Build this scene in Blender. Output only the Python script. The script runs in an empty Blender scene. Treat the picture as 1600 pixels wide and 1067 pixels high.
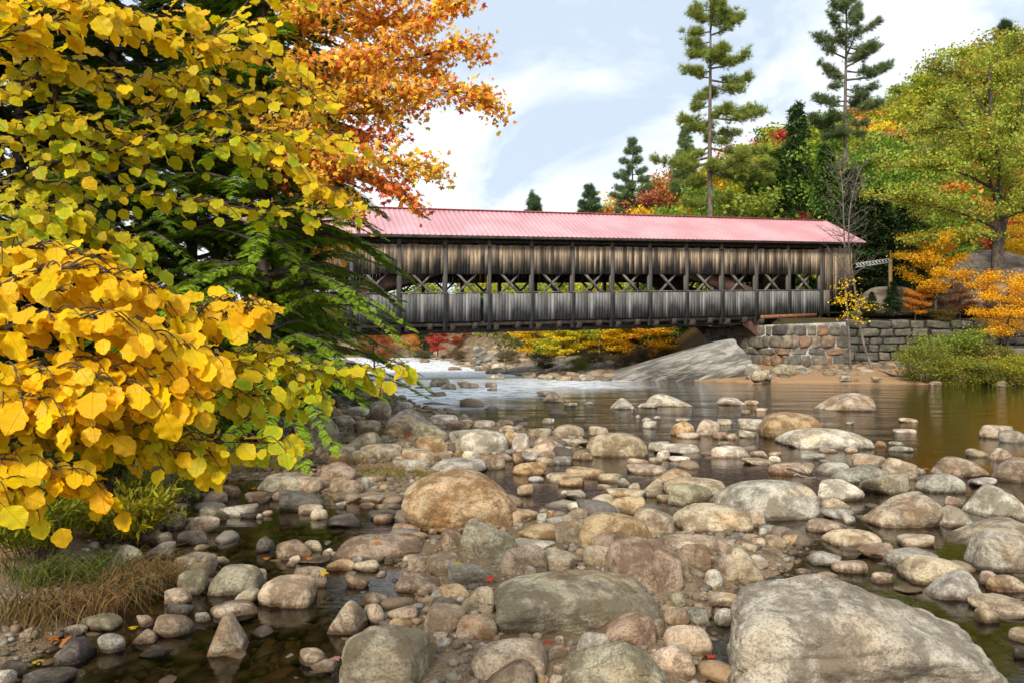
import bpy, math
import numpy as np
from mathutils import Vector
R = math.radians
scene = bpy.context.scene
COL = scene.collection

# ------------------------------------------------------------------ camera, sky, sun, exposure
F, CX, HV, CH = 1110.0, 800.0, 538.0, 2.1      # focal length in photo pixels, principal column, horizon row, eye height
cam_d = bpy.data.cameras.new("camera")
cam = bpy.data.objects.new("camera", cam_d)
COL.objects.link(cam)
cam.location = (0, 0, CH)
cam.rotation_euler = (R(90), 0, 0)
cam_d.sensor_width = 36.0
cam_d.lens = 36.0 * F / 1600.0
cam_d.shift_y = (HV - 533.5) / 1600.0
cam_d.clip_start = 0.05
cam_d.clip_end = 3000
scene.camera = cam

SUN_EL, SUN_AZ = 36.0, 203.0        # degrees; azimuth measured clockwise from +Y
world = bpy.data.worlds.new("World")
scene.world = world
world.use_nodes = True


def build_world():
    nt = world.node_tree
    nt.nodes.clear()
    N = nt.nodes.new
    L = nt.links.new
    out = N("ShaderNodeOutputWorld")
    bg = N("ShaderNodeBackground")
    bg.inputs[1].default_value = 0.078
    sky = N("ShaderNodeTexSky")
    sky.sky_type = 'NISHITA'
    sky.sun_disc = False
    sky.sun_elevation = R(SUN_EL)
    sky.sun_rotation = R(SUN_AZ)
    tc = N("ShaderNodeTexCoord")
    # project the view direction on a cloud layer overhead
    sep = N("ShaderNodeSeparateXYZ")
    L(tc.outputs["Generated"], sep.inputs[0])
    zz = N("ShaderNodeMath"); zz.operation = 'MAXIMUM'; zz.inputs[1].default_value = 0.0
    L(sep.outputs[2], zz.inputs[0])
    z2 = N("ShaderNodeMath"); z2.operation = 'ADD'; z2.inputs[1].default_value = 0.22
    L(zz.outputs[0], z2.inputs[0])
    dx = N("ShaderNodeMath"); dx.operation = 'DIVIDE'
    dy = N("ShaderNodeMath"); dy.operation = 'DIVIDE'
    L(sep.outputs[0], dx.inputs[0]); L(z2.outputs[0], dx.inputs[1])
    L(sep.outputs[1], dy.inputs[0]); L(z2.outputs[0], dy.inputs[1])
    cmb = N("ShaderNodeCombineXYZ")
    L(dx.outputs[0], cmb.inputs[0]); L(dy.outputs[0], cmb.inputs[1])
    mp = N("ShaderNodeMapping")
    mp.inputs["Location"].default_value = (3.1, 1.7, 0.4)
    mp.inputs["Scale"].default_value = (1.15, 0.85, 1)
    L(cmb.outputs[0], mp.inputs[0])
    nz = N("ShaderNodeTexNoise")
    nz.inputs["Scale"].default_value = 1.5
    nz.inputs["Detail"].default_value = 10
    nz.inputs["Roughness"].default_value = 0.58
    nz.inputs["Distortion"].default_value = 0.5
    L(mp.outputs[0], nz.inputs["Vector"])
    rp = N("ShaderNodeValToRGB")
    rp.color_ramp.elements[0].position = 0.43
    rp.color_ramp.elements[0].color = (5.7, 6.75, 7.95, 1)
    rp.color_ramp.elements[1].position = 0.56
    rp.color_ramp.elements[1].color = (9.0, 9.5, 10.0, 1)
    L(nz.outputs[0], rp.inputs[0])
    # bright bank of cloud low on the horizon
    hz = N("ShaderNodeMapRange")
    hz.inputs[1].default_value = 0.06; hz.inputs[2].default_value = 0.23
    hz.inputs[3].default_value = 0.9; hz.inputs[4].default_value = 0.0
    nz2 = N("ShaderNodeTexNoise"); nz2.inputs["Scale"].default_value = 2.2; nz2.inputs["Detail"].default_value = 5
    L(tc.outputs["Generated"], nz2.inputs["Vector"])
    ad = N("ShaderNodeMath"); ad.operation = 'MULTIPLY_ADD'; ad.inputs[1].default_value = -0.28; 
    L(nz2.outputs[0], ad.inputs[0]); L(sep.outputs[2], ad.inputs[2])
    ad2 = N("ShaderNodeMath"); ad2.operation = 'ADD'; ad2.inputs[1].default_value = 0.14
    L(ad.outputs[0], ad2.inputs[0])
    L(ad2.outputs[0], hz.inputs[0])
    m1 = N("ShaderNodeMixRGB")
    L(hz.outputs[0], m1.inputs[0]); L(rp.outputs[0], m1.inputs[1]); m1.inputs[2].default_value = (10.2, 10.4, 10.6, 1)
    m2 = N("ShaderNodeMixRGB"); m2.inputs[0].default_value = 0.93
    L(sky.outputs[0], m2.inputs[1]); L(m1.outputs[0], m2.inputs[2])
    L(m2.outputs[0], bg.inputs[0])
    L(bg.outputs[0], out.inputs[0])


build_world()
sun_d = bpy.data.lights.new("sun", 'SUN')
sun_d.energy = 2.5
sun_d.angle = R(14)
sun_d.color = (1.0, 0.92, 0.78)
sun = bpy.data.objects.new("sun", sun_d)
COL.objects.link(sun)
_az, _el = R(SUN_AZ), R(SUN_EL)
sdir = Vector((math.sin(_az) * math.cos(_el), math.cos(_az) * math.cos(_el), math.sin(_el)))
sun.rotation_euler = sdir.to_track_quat('Z', 'Y').to_euler()
sun.location = sdir * 60

vs = scene.view_settings
vs.view_transform = 'Standard'
vs.look = 'None'
vs.exposure = 0.70
vs.gamma = 1.0
vs.use_curve_mapping = False
scene.cycles.max_bounces = 6
scene.cycles.diffuse_bounces = 3
scene.cycles.glossy_bounces = 3
scene.cycles.transmission_bounces = 4
scene.cycles.transparent_max_bounces = 6
scene.cycles.caustics_reflective = False
scene.cycles.caustics_refractive = False
scene.cycles.sample_clamp_indirect = 6
scene.cycles.use_denoising = True


# ------------------------------------------------------------------ helpers
def P(u, v, Y):
    """photo pixel at depth Y -> point in the scene"""
    return np.array([(u - CX) / F * Y, Y, CH + (HV - v) / F * Y])


def G(u, v, z=0.0):
    """photo pixel on the level z -> point in the scene"""
    Y = (CH - z) * F / (v - HV)
    return np.array([(u - CX) / F * Y, Y, z])


class Geo:
    """collects vertices, quads and triangles of ONE mesh"""
    def __init__(s):
        s.v = []; s.f = {3: [], 4: []}; s.uv = {3: [], 4: []}; s.t = []; s.n = 0

    def add(s, v, f, uv=None, tint=0.0):
        v = np.asarray(v, float).reshape(-1, 3)
        f = np.asarray(f, int)
        k = f.shape[1]
        s.f[k].append(f + s.n)
        if uv is None:
            uv = np.zeros((f.shape[0], k, 2))
        s.uv[k].append(np.asarray(uv, float).reshape(f.shape[0], k, 2))
        s.v.append(v)
        t = np.asarray(tint, float)
        s.t.append(np.full(len(v), float(t)) if t.ndim == 0 else t)
        s.n += len(v)

    def mesh(s, name, origin=(0, 0, 0), smooth=True, uv=False, tint=False):
        me = bpy.data.meshes.new(name)
        V = np.concatenate(s.v) - np.asarray(origin, float)
        me.vertices.add(len(V)); me.vertices.foreach_set("co", V.ravel().astype(np.float32))
        idx = []; starts = []; tot = []; uvs = []; o = 0
        for k in (3, 4):
            if s.f[k]:
                f = np.concatenate(s.f[k])
                idx.append(f.ravel())
                starts.append(o + np.arange(len(f)) * k)
                tot.append(np.full(len(f), k))
                uvs.append(np.concatenate(s.uv[k]).reshape(-1, 2))
                o += f.size
        idx = np.concatenate(idx); starts = np.concatenate(starts)
        me.loops.add(len(idx)); me.loops.foreach_set("vertex_index", idx.astype(np.int32))
        me.polygons.add(len(starts)); me.polygons.foreach_set("loop_start", starts.astype(np.int32))
        if uv:
            l = me.uv_layers.new(name="UVMap")
            l.data.foreach_set("uv", np.concatenate(uvs).ravel().astype(np.float32))
        if tint:
            a = me.attributes.new("tint", 'FLOAT', 'POINT')
            a.data.foreach_set("value", np.concatenate(s.t).astype(np.float32))
        me.update(calc_edges=True)
        if smooth:
            me.polygons.foreach_set("use_smooth", np.ones(len(starts), bool))
        me.validate()
        return me


def link(name, me, mat, parent=None, loc=(0, 0, 0), color=None, label=None):
    o = bpy.data.objects.new(name, me)
    COL.objects.link(o)
    if me is not None and mat is not None and len(me.materials) == 0:
        me.materials.append(mat)
    o.location = loc
    if parent is not None:
        o.parent = parent
    if color is not None:
        o.color = (*color, 1.0)
    if label:
        o["label"] = label
    return o


def tag(o, label=None, cat=None, group=None, kind=None):
    if label: o["label"] = label
    if cat: o["category"] = cat
    if group: o["group"] = group
    if kind: o["kind"] = kind
    return o


def empty(name, label, cat, loc=(0, 0, 0), group=None, rz=0.0, sc=1.0):
    o = bpy.data.objects.new(name, None)
    o.empty_display_size = 0.2
    COL.objects.link(o)
    o.location = loc
    o.rotation_euler = (0, 0, rz)
    o.scale = (sc, sc, sc)
    return tag(o, label, cat, group)


BOXF = np.array([[0, 3, 2, 1], [4, 5, 6, 7], [0, 1, 5, 4], [1, 2, 6, 5], [2, 3, 7, 6], [3, 0, 4, 7]])


def box(g, x0, x1, y0, y1, z0, z1, fn=None):
    v = np.array([[x0, y0, z0], [x1, y0, z0], [x1, y1, z0], [x0, y1, z0], [x0, y0, z1], [x1, y0, z1], [x1, y1, z1], [x0, y1, z1]], float)
    if fn is not None:
        v = fn(v)
    g.add(v, BOXF)


def bar(g, a, b, w, h, up=(0, 0, 1), fn=None):
    """rectangular bar from a to b"""
    a = np.array(a, float); b = np.array(b, float)
    d = b - a; d /= np.linalg.norm(d)
    s = np.cross(d, up); s /= np.linalg.norm(s)
    t = np.cross(s, d)
    c = [(-s * w - t * h) / 2, (s * w - t * h) / 2, (s * w + t * h) / 2, (-s * w + t * h) / 2]
    v = np.array([a + q for q in c] + [b + q for q in c])
    if fn is not None:
        v = fn(v)
    g.add(v, BOXF)


def tube(g, pts, rad, n=6, tint=0.0):
    pts = np.asarray(pts, float); m = len(pts)
    rad = np.broadcast_to(np.asarray(rad, float), (m,))
    d = np.gradient(pts, axis=0)
    d /= np.linalg.norm(d, axis=1)[:, None] + 1e-9
    ref = np.array([0, 0, 1.0]) if abs(d[:, 2]).mean() < 0.8 else np.array([1.0, 0, 0])
    s = np.cross(d, ref); s /= np.linalg.norm(s, axis=1)[:, None] + 1e-9
    t = np.cross(s, d)
    a = np.arange(n) * 2 * math.pi / n
    ring = s[:, None] * np.cos(a)[None, :, None] + t[:, None] * np.sin(a)[None, :, None]
    v = (pts[:, None] + ring * rad[:, None, None]).reshape(-1, 3)
    i = np.arange(m - 1)[:, None] * n; j = np.arange(n)[None]
    f = np.stack([i + j, i + (j + 1) % n, i + n + (j + 1) % n, i + n + j], -1).reshape(-1, 4)
    g.add(v, f, tint=tint)


def spline(pts, n):
    """smooth curve through control points (Catmull-Rom)"""
    p = np.asarray(pts, float)
    if len(p) == 2:
        t = np.linspace(0, 1, n)[:, None]
        return p[0] * (1 - t) + p[1] * t
    q = np.vstack([2 * p[0] - p[1], p, 2 * p[-1] - p[-2]])
    t = np.linspace(0, len(p) - 1 - 1e-6, n)
    i = t.astype(int); f = (t - i)[:, None]
    a, b, c, d = q[i], q[i + 1], q[i + 2], q[i + 3]
    return 0.5 * ((2 * b) + (-a + c) * f + (2 * a - 5 * b + 4 * c - d) * f ** 2 + (-a + 3 * b - 3 * c + d) * f ** 3)


def frames(d, nrm):
    """rotation matrices: y axis along d, z axis near nrm"""
    y = d / (np.linalg.norm(d, axis=1)[:, None] + 1e-9)
    x = np.cross(y, nrm); x /= np.linalg.norm(x, axis=1)[:, None] + 1e-9
    z = np.cross(x, y)
    return np.stack([x, y, z], -1)


def scatter(g, T, Fc, M, pos, sc, uv=None, tint=None):
    """K copies of template T (n,3) with rotation M (K,3,3), scale sc (K,) or (K,3)"""
    K, n = len(pos), len(T)
    sc = np.asarray(sc, float)
    S = sc[:, None, None] if sc.ndim == 1 else sc[:, None, :]
    v = np.einsum('kij,knj->kni', M, T[None] * S) + pos[:, None]
    f = (Fc[None] + (np.arange(K) * n)[:, None, None]).reshape(-1, Fc.shape[1])
    u = None if uv is None else np.broadcast_to(uv[None], (K,) + uv.shape).reshape(-1, Fc.shape[1], 2)
    t = 0.0 if tint is None else np.repeat(tint, n)
    g.add(v.reshape(-1, 3), f, u, t)


def wob(p, freq, seed, octs=3, gain=0.5):
    """cheap smooth noise, about -1..1"""
    rs = np.random.RandomState(seed)
    out = np.zeros(len(p)); amp = 1.0; tot = 0
    for o in range(octs):
        for k in range(4):
            d = rs.normal(size=3); d /= np.linalg.norm(d)
            out += amp * np.sin(p @ d * freq * rs.uniform(0.7, 1.4) + rs.uniform(0, 6.3)) / 2.2
        tot += amp; amp *= gain; freq *= 2.1
    return out / tot


def ico(sub):
    import bmesh
    bm = bmesh.new()
    bmesh.ops.create_icosphere(bm, subdivisions=sub, radius=1.0)
    v = np.array([x.co[:] for x in bm.verts]); f = np.array([[q.index for q in x.verts] for x in bm.faces])
    bm.free()
    return v / np.linalg.norm(v, axis=1)[:, None], f


ICO = {k: ico(k) for k in (1, 2, 3, 4, 5, 6)}


# ------------------------------------------------------------------ materials
class Mat:
    def __init__(s, name):
        s.m = bpy.data.materials.new(name); s.m.use_nodes = True
        s.nt = s.m.node_tree; s.nt.nodes.clear()
        s.out = s.nt.nodes.new("ShaderNodeOutputMaterial")

    def n(s, t, **kw):
        x = s.nt.nodes.new("ShaderNode" + t)
        for k, v in kw.items():
            setattr(x, k, v)
        return x

    def set(s, sock, val):
        if isinstance(val, bpy.types.NodeSocket):
            s.nt.links.new(val, sock)
        elif val is not None:
            if isinstance(val, (tuple, list)) and len(val) == 3 and sock.type == 'RGBA':
                val = (*val, 1)
            sock.default_value = val

    def math(s, op, a, b=None, c=None, clamp=False):
        x = s.n("Math", operation=op, use_clamp=clamp)
        for i, v in enumerate((a, b, c)):
            if v is not None: s.set(x.inputs[i], v)
        return x.outputs[0]

    def mix(s, f, a, b, mode='MIX'):
        x = s.n("MixRGB", blend_type=mode)
        s.set(x.inputs[0], f); s.set(x.inputs[1], a); s.set(x.inputs[2], b)
        return x.outputs[0]

    def noise(s, vec, scale, detail=3, rough=0.55, dist=0.0):
        x = s.n("TexNoise")
        s.set(x.inputs["Vector"], vec); x.inputs["Scale"].default_value = scale
        x.inputs["Detail"].default_value = detail; x.inputs["Roughness"].default_value = rough
        x.inputs["Distortion"].default_value = dist
        return x.outputs[0]

    def step(s, v, a, b, lo=0.0, hi=1.0):
        x = s.n("MapRange"); x.interpolation_type = 'SMOOTHSTEP'
        s.set(x.inputs[0], v); x.inputs[1].default_value = a; x.inputs[2].default_value = b
        x.inputs[3].default_value = lo; x.inputs[4].default_value = hi
        return x.outputs[0]

    def ramp(s, v, stops):
        x = s.n("ValToRGB"); s.set(x.inputs[0], v)
        e = x.color_ramp.elements
        while len(e) < len(stops): e.new(0.5)
        for q, (p, c) in zip(e, stops):
            q.position = p; q.color = (*c, 1)
        return x.outputs[0]

    def mapv(s, vec, scale=(1, 1, 1), loc=None, rot=None):
        x = s.n("Mapping"); s.set(x.inputs[0], vec); x.inputs["Scale"].default_value = scale
        if loc is not None: s.set(x.inputs["Location"], loc)
        if rot is not None: x.inputs["Rotation"].default_value = rot
        return x.outputs[0]

    def bump(s, h, strength=0.5, dist=0.02, normal=None):
        x = s.n("Bump"); x.inputs["Strength"].default_value = strength; x.inputs["Distance"].default_value = dist
        s.set(x.inputs["Height"], h)
        if normal is not None: s.set(x.inputs["Normal"], normal)
        return x.outputs[0]

    def bsdf(s, color, rough=0.7, normal=None, spec=0.3, metal=0.0):
        x = s.n("BsdfPrincipled")
        s.set(x.inputs["Base Color"], color); s.set(x.inputs["Roughness"], rough)
        s.set(x.inputs["Specular IOR Level"], spec); s.set(x.inputs["Metallic"], metal)
        if normal is not None: s.set(x.inputs["Normal"], normal)
        return x.outputs[0]

    def done(s, sh):
        s.nt.links.new(sh, s.out.inputs[0])
        return s.m


def hsv(m, col, h=0.5, s=1.0, v=1.0):
    x = m.n("HueSaturation"); m.set(x.inputs["Color"], col)
    m.set(x.inputs["Hue"], h); m.set(x.inputs["Saturation"], s); m.set(x.inputs["Value"], v)
    return x.outputs[0]


def mat_rock():
    m = Mat("river_rock")
    oi = m.n("ObjectInfo"); tc = m.n("TexCoord"); ge = m.n("NewGeometry")
    rnd = oi.outputs["Random"]
    off = m.n("VectorMath", operation='ADD')
    cmb = m.n("CombineXYZ"); m.set(cmb.inputs[0], m.math('MULTIPLY', rnd, 57.0)); m.set(cmb.inputs[1], m.math('MULTIPLY', rnd, 91.0))
    m.set(off.inputs[0], tc.outputs["Object"]); m.set(off.inputs[1], cmb.outputs[0])
    v = off.outputs[0]
    base = oi.outputs["Color"]
    n1 = m.noise(v, 3.6, 11, 0.74, 0.3)
    c = m.mix(m.step(n1, 0.42, 0.60), hsv(m, base, 0.49, 1.15, 0.50), hsv(m, base, 0.5, 0.9, 1.25))
    # ochre staining, amount differs per stone
    n2 = m.noise(v, 2.1, 6, 0.6, 0.8)
    st = m.math('MULTIPLY', m.step(n2, 0.50, 0.68), m.step(rnd, 0.1, 0.9, 0.10, 0.6))
    c = m.mix(st, c, m.mix(1.0, c, (1.0, 0.70, 0.36), 'MULTIPLY'))
    # bedding streaks
    ns = m.noise(m.mapv(v, (1.6, 1.6, 9.0), rot=(0.35, 0.2, 0)), 2.0, 6, 0.6)
    c = m.mix(m.step(ns, 0.50, 0.64, 0, 0.35), c, hsv(m, c, 0.5, 1.0, 0.6))
    # speckle: dark and light grains
    n3 = m.noise(v, 60.0, 5, 0.75)
    c = m.mix(m.step(n3, 0.50, 0.60, 0, 0.65), c, hsv(m, base, 0.5, 0.9, 0.35))
    n4 = m.noise(v, 70.0, 5, 0.75)
    c = m.mix(m.step(n4, 0.60, 0.70, 0, 0.4), c, hsv(m, base, 0.5, 0.8, 1.5))
    # lichen crusts on some stones
    n5 = m.noise(v, 6.5, 8, 0.7)
    li = m.math('MULTIPLY', m.step(n5, 0.56, 0.64), m.step(rnd, 0.55, 0.8, 0.0, 0.6))
    c = m.mix(li, c, (0.42, 0.40, 0.27))
    cr = m.noise(v, 1.7, 7, 0.6, 0.6)
    crk = m.step(m.math('ABSOLUTE', m.math('SUBTRACT', cr, 0.5)), 0.0, 0.009, 1.0, 0.0)
    c = m.mix(m.math('MULTIPLY', crk, 0.45), c, hsv(m, base, 0.5, 1.0, 0.25))
    n6 = m.noise(v, 9.0, 8, 0.75)
    c = m.mix(m.step(n6, 0.60, 0.68, 0, 0.6), c, hsv(m, base, 0.5, 0.8, 0.22))
    # wet foot near the water line
    sx = m.n("SeparateXYZ"); m.set(sx.inputs[0], ge.outputs["Position"])
    wl = m.math('ADD', sx.outputs[2], m.math('MULTIPLY', m.math('SUBTRACT', n1, 0.5), 0.10))
    wet = m.step(wl, 0.015, 0.055, 1.0, 0.0)
    c = m.mix(wet, c, m.mix(1.0, c, (0.42, 0.36, 0.30), 'MULTIPLY'))
    b = m.bump(m.noise(v, 7.0, 10, 0.68), 0.9, 0.06)
    b = m.bump(n3, 0.6, 0.008, b)
    b = m.bump(ns, 0.35, 0.02, b)
    b = m.bump(m.math('MULTIPLY', crk, -1.0), 0.5, 0.012, b)
    rough = m.math('MULTIPLY_ADD', wet, -0.45, 0.78)
    return m.done(m.bsdf(c, rough, b, 0.3))


def mat_pebbles(name="pebbles", val=1.0):
    m = Mat(name)
    ge = m.n("NewGeometry"); tc = m.n("TexCoord")
    r = ge.outputs["Random Per Island"]
    c = m.ramp(r, [(0.0, (0.36, 0.26, 0.16)), (0.2, (0.22, 0.165, 0.11)), (0.4, (0.44, 0.29, 0.16)), (0.6, (0.26, 0.22, 0.16)),
                   (0.75, (0.42, 0.36, 0.27)), (0.88, (0.17, 0.105, 0.07)), (1.0, (0.46, 0.42, 0.36))])
    r2 = m.math('FRACT', m.math('MULTIPLY', r, 37.7))
    c = hsv(m, c, 0.5, 1.0, m.math('MULTIPLY_ADD', r2, 0.6 * val, 0.42 * val))
    n = m.noise(tc.outputs["Object"], 22.0, 7, 0.7)
    c = m.mix(m.step(n, 0.45, 0.62, 0, 0.6), c, hsv(m, c, 0.5, 1, 0.5))
    sx = m.n("SeparateXYZ"); m.set(sx.inputs[0], ge.outputs["Position"])
    wet = m.step(sx.outputs[2], 0.01, 0.04, 1.0, 0.0)
    c = m.mix(wet, c, m.mix(1.0, c, (0.5, 0.44, 0.36), 'MULTIPLY'))
    return m.done(m.bsdf(c, m.math('MULTIPLY_ADD', wet, -0.4, 0.75), m.bump(n, 0.4, 0.01), 0.3))


def mat_ground():
    m = Mat("ground_soil_and_gravel")
    tc = m.n("TexCoord"); v = tc.outputs["Object"]
    at = m.n("Attribute"); at.attribute_name = "tint"       # 0 river bed and gravel, 1 sand, 2 leaf-strewn forest floor
    t = at.outputs["Fac"]
    vo = m.n("TexVoronoi"); m.set(vo.inputs["Vector"], v); vo.inputs["Scale"].default_value = 38
    g = m.ramp(vo.outputs["Color"], [(0.0, (0.12, 0.08, 0.045)), (0.4, (0.28, 0.19, 0.11)), (0.7, (0.20, 0.15, 0.10)), (1.0, (0.38, 0.29, 0.19))])
    n1 = m.noise(v, 1.3, 6, 0.6)
    g = m.mix(m.step(n1, 0.42, 0.62), g, (0.17, 0.115, 0.06))
    n8 = m.noise(v, 90, 3, 0.7)
    sand = m.mix(m.step(n8, 0.4, 0.62), (0.34, 0.20, 0.10), (0.44, 0.28, 0.15))
    n3 = m.noise(v, 14, 6, 0.75)
    lit = m.ramp(n3, [(0.3, (0.030, 0.022, 0.012)), (0.46, (0.11, 0.05, 0.02)), (0.56, (0.05, 0.055, 0.018)), (0.7, (0.20, 0.09, 0.025))])
    n4 = m.noise(v, 0.12, 5, 0.6)
    lit = m.mix(m.step(n4, 0.45, 0.6), lit, hsv(m, lit, 0.53, 0.9, 0.7))
    c = m.mix(m.math('MINIMUM', t, 1.0), g, sand)
    c = m.mix(m.math('SUBTRACT', t, 1.0, clamp=True), c, lit)
    b = m.bump(vo.outputs["Distance"], 0.6, 0.03)
    b = m.bump(n3, 0.5, 0.04, b)
    return m.done(m.bsdf(c, 0.85, b, 0.2))


def mat_water():
    m = Mat("river_water")
    tc = m.n("TexCoord"); v = tc.outputs["Object"]
    sx = m.n("SeparateXYZ"); m.set(sx.inputs[0], v)
    X, Y = sx.outputs[0], sx.outputs[1]
    # rapids lie upstream: far and to the left
    q = m.math('MULTIPLY_ADD', X, -1.0, m.math('MULTIPLY', Y, 0.55))
    nb = m.noise(v, 0.16, 3, 0.5)
    q = m.math('MULTIPLY_ADD', nb, 9.0, q)
    rap = m.math('MULTIPLY', m.step(q, 16.5, 23.0), m.step(Y, 20.0, 25.0))
    r1 = m.noise(m.mapv(v, (0.55, 2.0, 1), rot=(0, 0, 0.30)), 1.5, 5, 0.6)
    r2 = m.noise(m.mapv(v, (0.8, 2.6, 1), rot=(0, 0, -0.12)), 5.5, 4, 0.6)
    far = m.step(Y, 6.0, 20.0, 0.30, 1.0)
    r0 = m.noise(m.mapv(v, (0.22, 0.75, 1), rot=(0, 0, 0.12)), 1.0, 3, 0.5)
    b0 = m.bump(r0, 1.0, 0.16); m.set(b0.node.inputs['Strength'], m.step(Y, 11.0, 22.0, 0.0, 0.55))
    b = m.bump(r1, 1.0, 0.05, b0)
    bn = b.node; m.set(bn.inputs["Strength"], m.math('MULTIPLY_ADD', rap, 0.9, m.math('MULTIPLY', far, 0.30)))
    b2 = m.bump(r2, 1.0, 0.010, b)
    m.set(b2.node.inputs["Strength"], m.math('MULTIPLY_ADD', rap, 1.4, m.math('MULTIPLY', far, 0.62)))
    fr = m.n("Fresnel"); fr.inputs[0].default_value = 1.42; m.set(fr.inputs[1], b2)
    gl = m.n("BsdfGlossy"); gl.inputs["Roughness"].default_value = 0.03; m.set(gl.inputs["Normal"], b2)
    gl.inputs["Color"].default_value = (0.95, 0.95, 0.95, 1)
    tr = m.n("BsdfTransparent")
    dep = m.step(Y, 10.0, 26.0)
    m.set(tr.inputs[0], m.mix(dep, (0.86, 0.74, 0.48), (0.24, 0.18, 0.05)))
    mx = m.n("MixShader")
    fac = m.math('MULTIPLY_ADD', fr.outputs[0], 1.25, 0.0, clamp=True)
    m.set(mx.inputs[0], fac)
    m.nt.links.new(tr.outputs[0], mx.inputs[1]); m.nt.links.new(gl.outputs[0], mx.inputs[2])
    # broken white water of the rapids; its diffuse white also paints the sky's reflection
    fo = m.noise(m.mapv(v, (0.6, 2.0, 1), rot=(0, 0, 0.22)), 1.9, 9, 0.72, 0.5)
    foam_and_sky = m.math('MULTIPLY', m.step(fo, 0.40, 0.52), rap)
    fl = m.noise(m.mapv(v, (0.5, 4.0, 1)), 1.0, 6, 0.7)
    foam_and_sky = m.math('MAXIMUM', foam_and_sky, m.math('MULTIPLY', m.step(fl, 0.665, 0.72, 0, 0.45), m.step(Y, 12.0, 22.0)))
    df = m.n("BsdfDiffuse"); df.inputs[0].default_value = (0.84, 0.87, 0.90, 1); m.set(df.inputs["Normal"], b2)
    mf = m.n("MixShader"); m.set(mf.inputs[0], m.math('MULTIPLY', foam_and_sky, 0.95))
    m.nt.links.new(mx.outputs[0], mf.inputs[1]); m.nt.links.new(df.outputs[0], mf.inputs[2])
    return m.done(mf.outputs[0])


def mat_wood(name, top, mid, low, h0, h1, streak=1.0, uprights=True):
    """weathered boards: each board differs; h0..h1 local height range of the wall"""
    m = Mat(name)
    tc = m.n("TexCoord"); ge = m.n("NewGeometry"); uv = tc.outputs["UV"]
    v = tc.outputs["Object"]
    r = ge.outputs["Random Per Island"]
    sx = m.n("SeparateXYZ"); m.set(sx.inputs[0], uv)
    cmb = m.n("CombineXYZ"); m.set(cmb.inputs[0], m.math('MULTIPLY', r, 300.0)); m.set(cmb.inputs[1], m.math('MULTIPLY', r, 70.0))
    vv = m.n("VectorMath", operation='ADD'); m.set(vv.inputs[0], v); m.set(vv.inputs[1], cmb.outputs[0])
    fib = m.noise(m.mapv(vv.outputs[0], (14, 14, 0.7)), 2.0, 7, 0.65)
    blot = m.noise(vv.outputs[0], 1.6, 5, 0.6)
    t = m.math('MULTIPLY_ADD', m.math('SUBTRACT', r, 0.5), 0.75 * streak, sx.outputs[1])
    t = m.math('MULTIPLY_ADD', m.math('SUBTRACT', blot, 0.5), 0.45 * streak, t)
    c = m.ramp(t, [(0.12, low), (0.45, mid), (0.80, top)])
    r2 = m.math('FRACT', m.math('MULTIPLY', r, 17.3))
    c = hsv(m, c, 0.5, 1.0, m.math('MULTIPLY_ADD', r2, 0.75, 0.62))
    c = m.mix(m.step(m.math('FRACT', m.math('MULTIPLY', r, 53.1)), 0.80, 0.86, 0, 0.75), c, low)
    c = m.mix(m.step(fib, 0.47, 0.60, 0, 0.7), c, hsv(m, c, 0.5, 1.0, 0.42))
    kn = m.noise(vv.outputs[0], 11, 2, 0.5)
    c = m.mix(m.step(kn, 0.70, 0.74, 0, 0.6), c, hsv(m, c, 0.5, 0.4, 2.2))
    return m.done(m.bsdf(c, 0.85, m.bump(fib, 0.5, 0.01), 0.2))


def mat_simple(name, c1, c2, scale=6, rough=0.7, bump=0.3, bscale=None, metal=0.0, spec=0.3, stretch=(1, 1, 1), isl=0.0, dist=0.02, rot=None):
    m = Mat(name)
    tc = m.n("TexCoord"); v = tc.outputs["Object"]
    if rot: v = m.mapv(v, (1, 1, 1), rot=rot)
    v = m.mapv(v, stretch)
    n = m.noise(v, scale, 7, 0.65)
    c = m.mix(m.step(n, 0.38, 0.64), c1, c2)
    if isl:
        r = m.n("NewGeometry").outputs["Random Per Island"]
        c = hsv(m, c, 0.5, 1.0, m.math('MULTIPLY_ADD', r, isl, 1 - isl * 0.5))
    nb = m.noise(v, bscale or scale * 3, 6, 0.6)
    return m.done(m.bsdf(c, rough, m.bump(nb, bump, dist), spec, metal))


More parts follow.
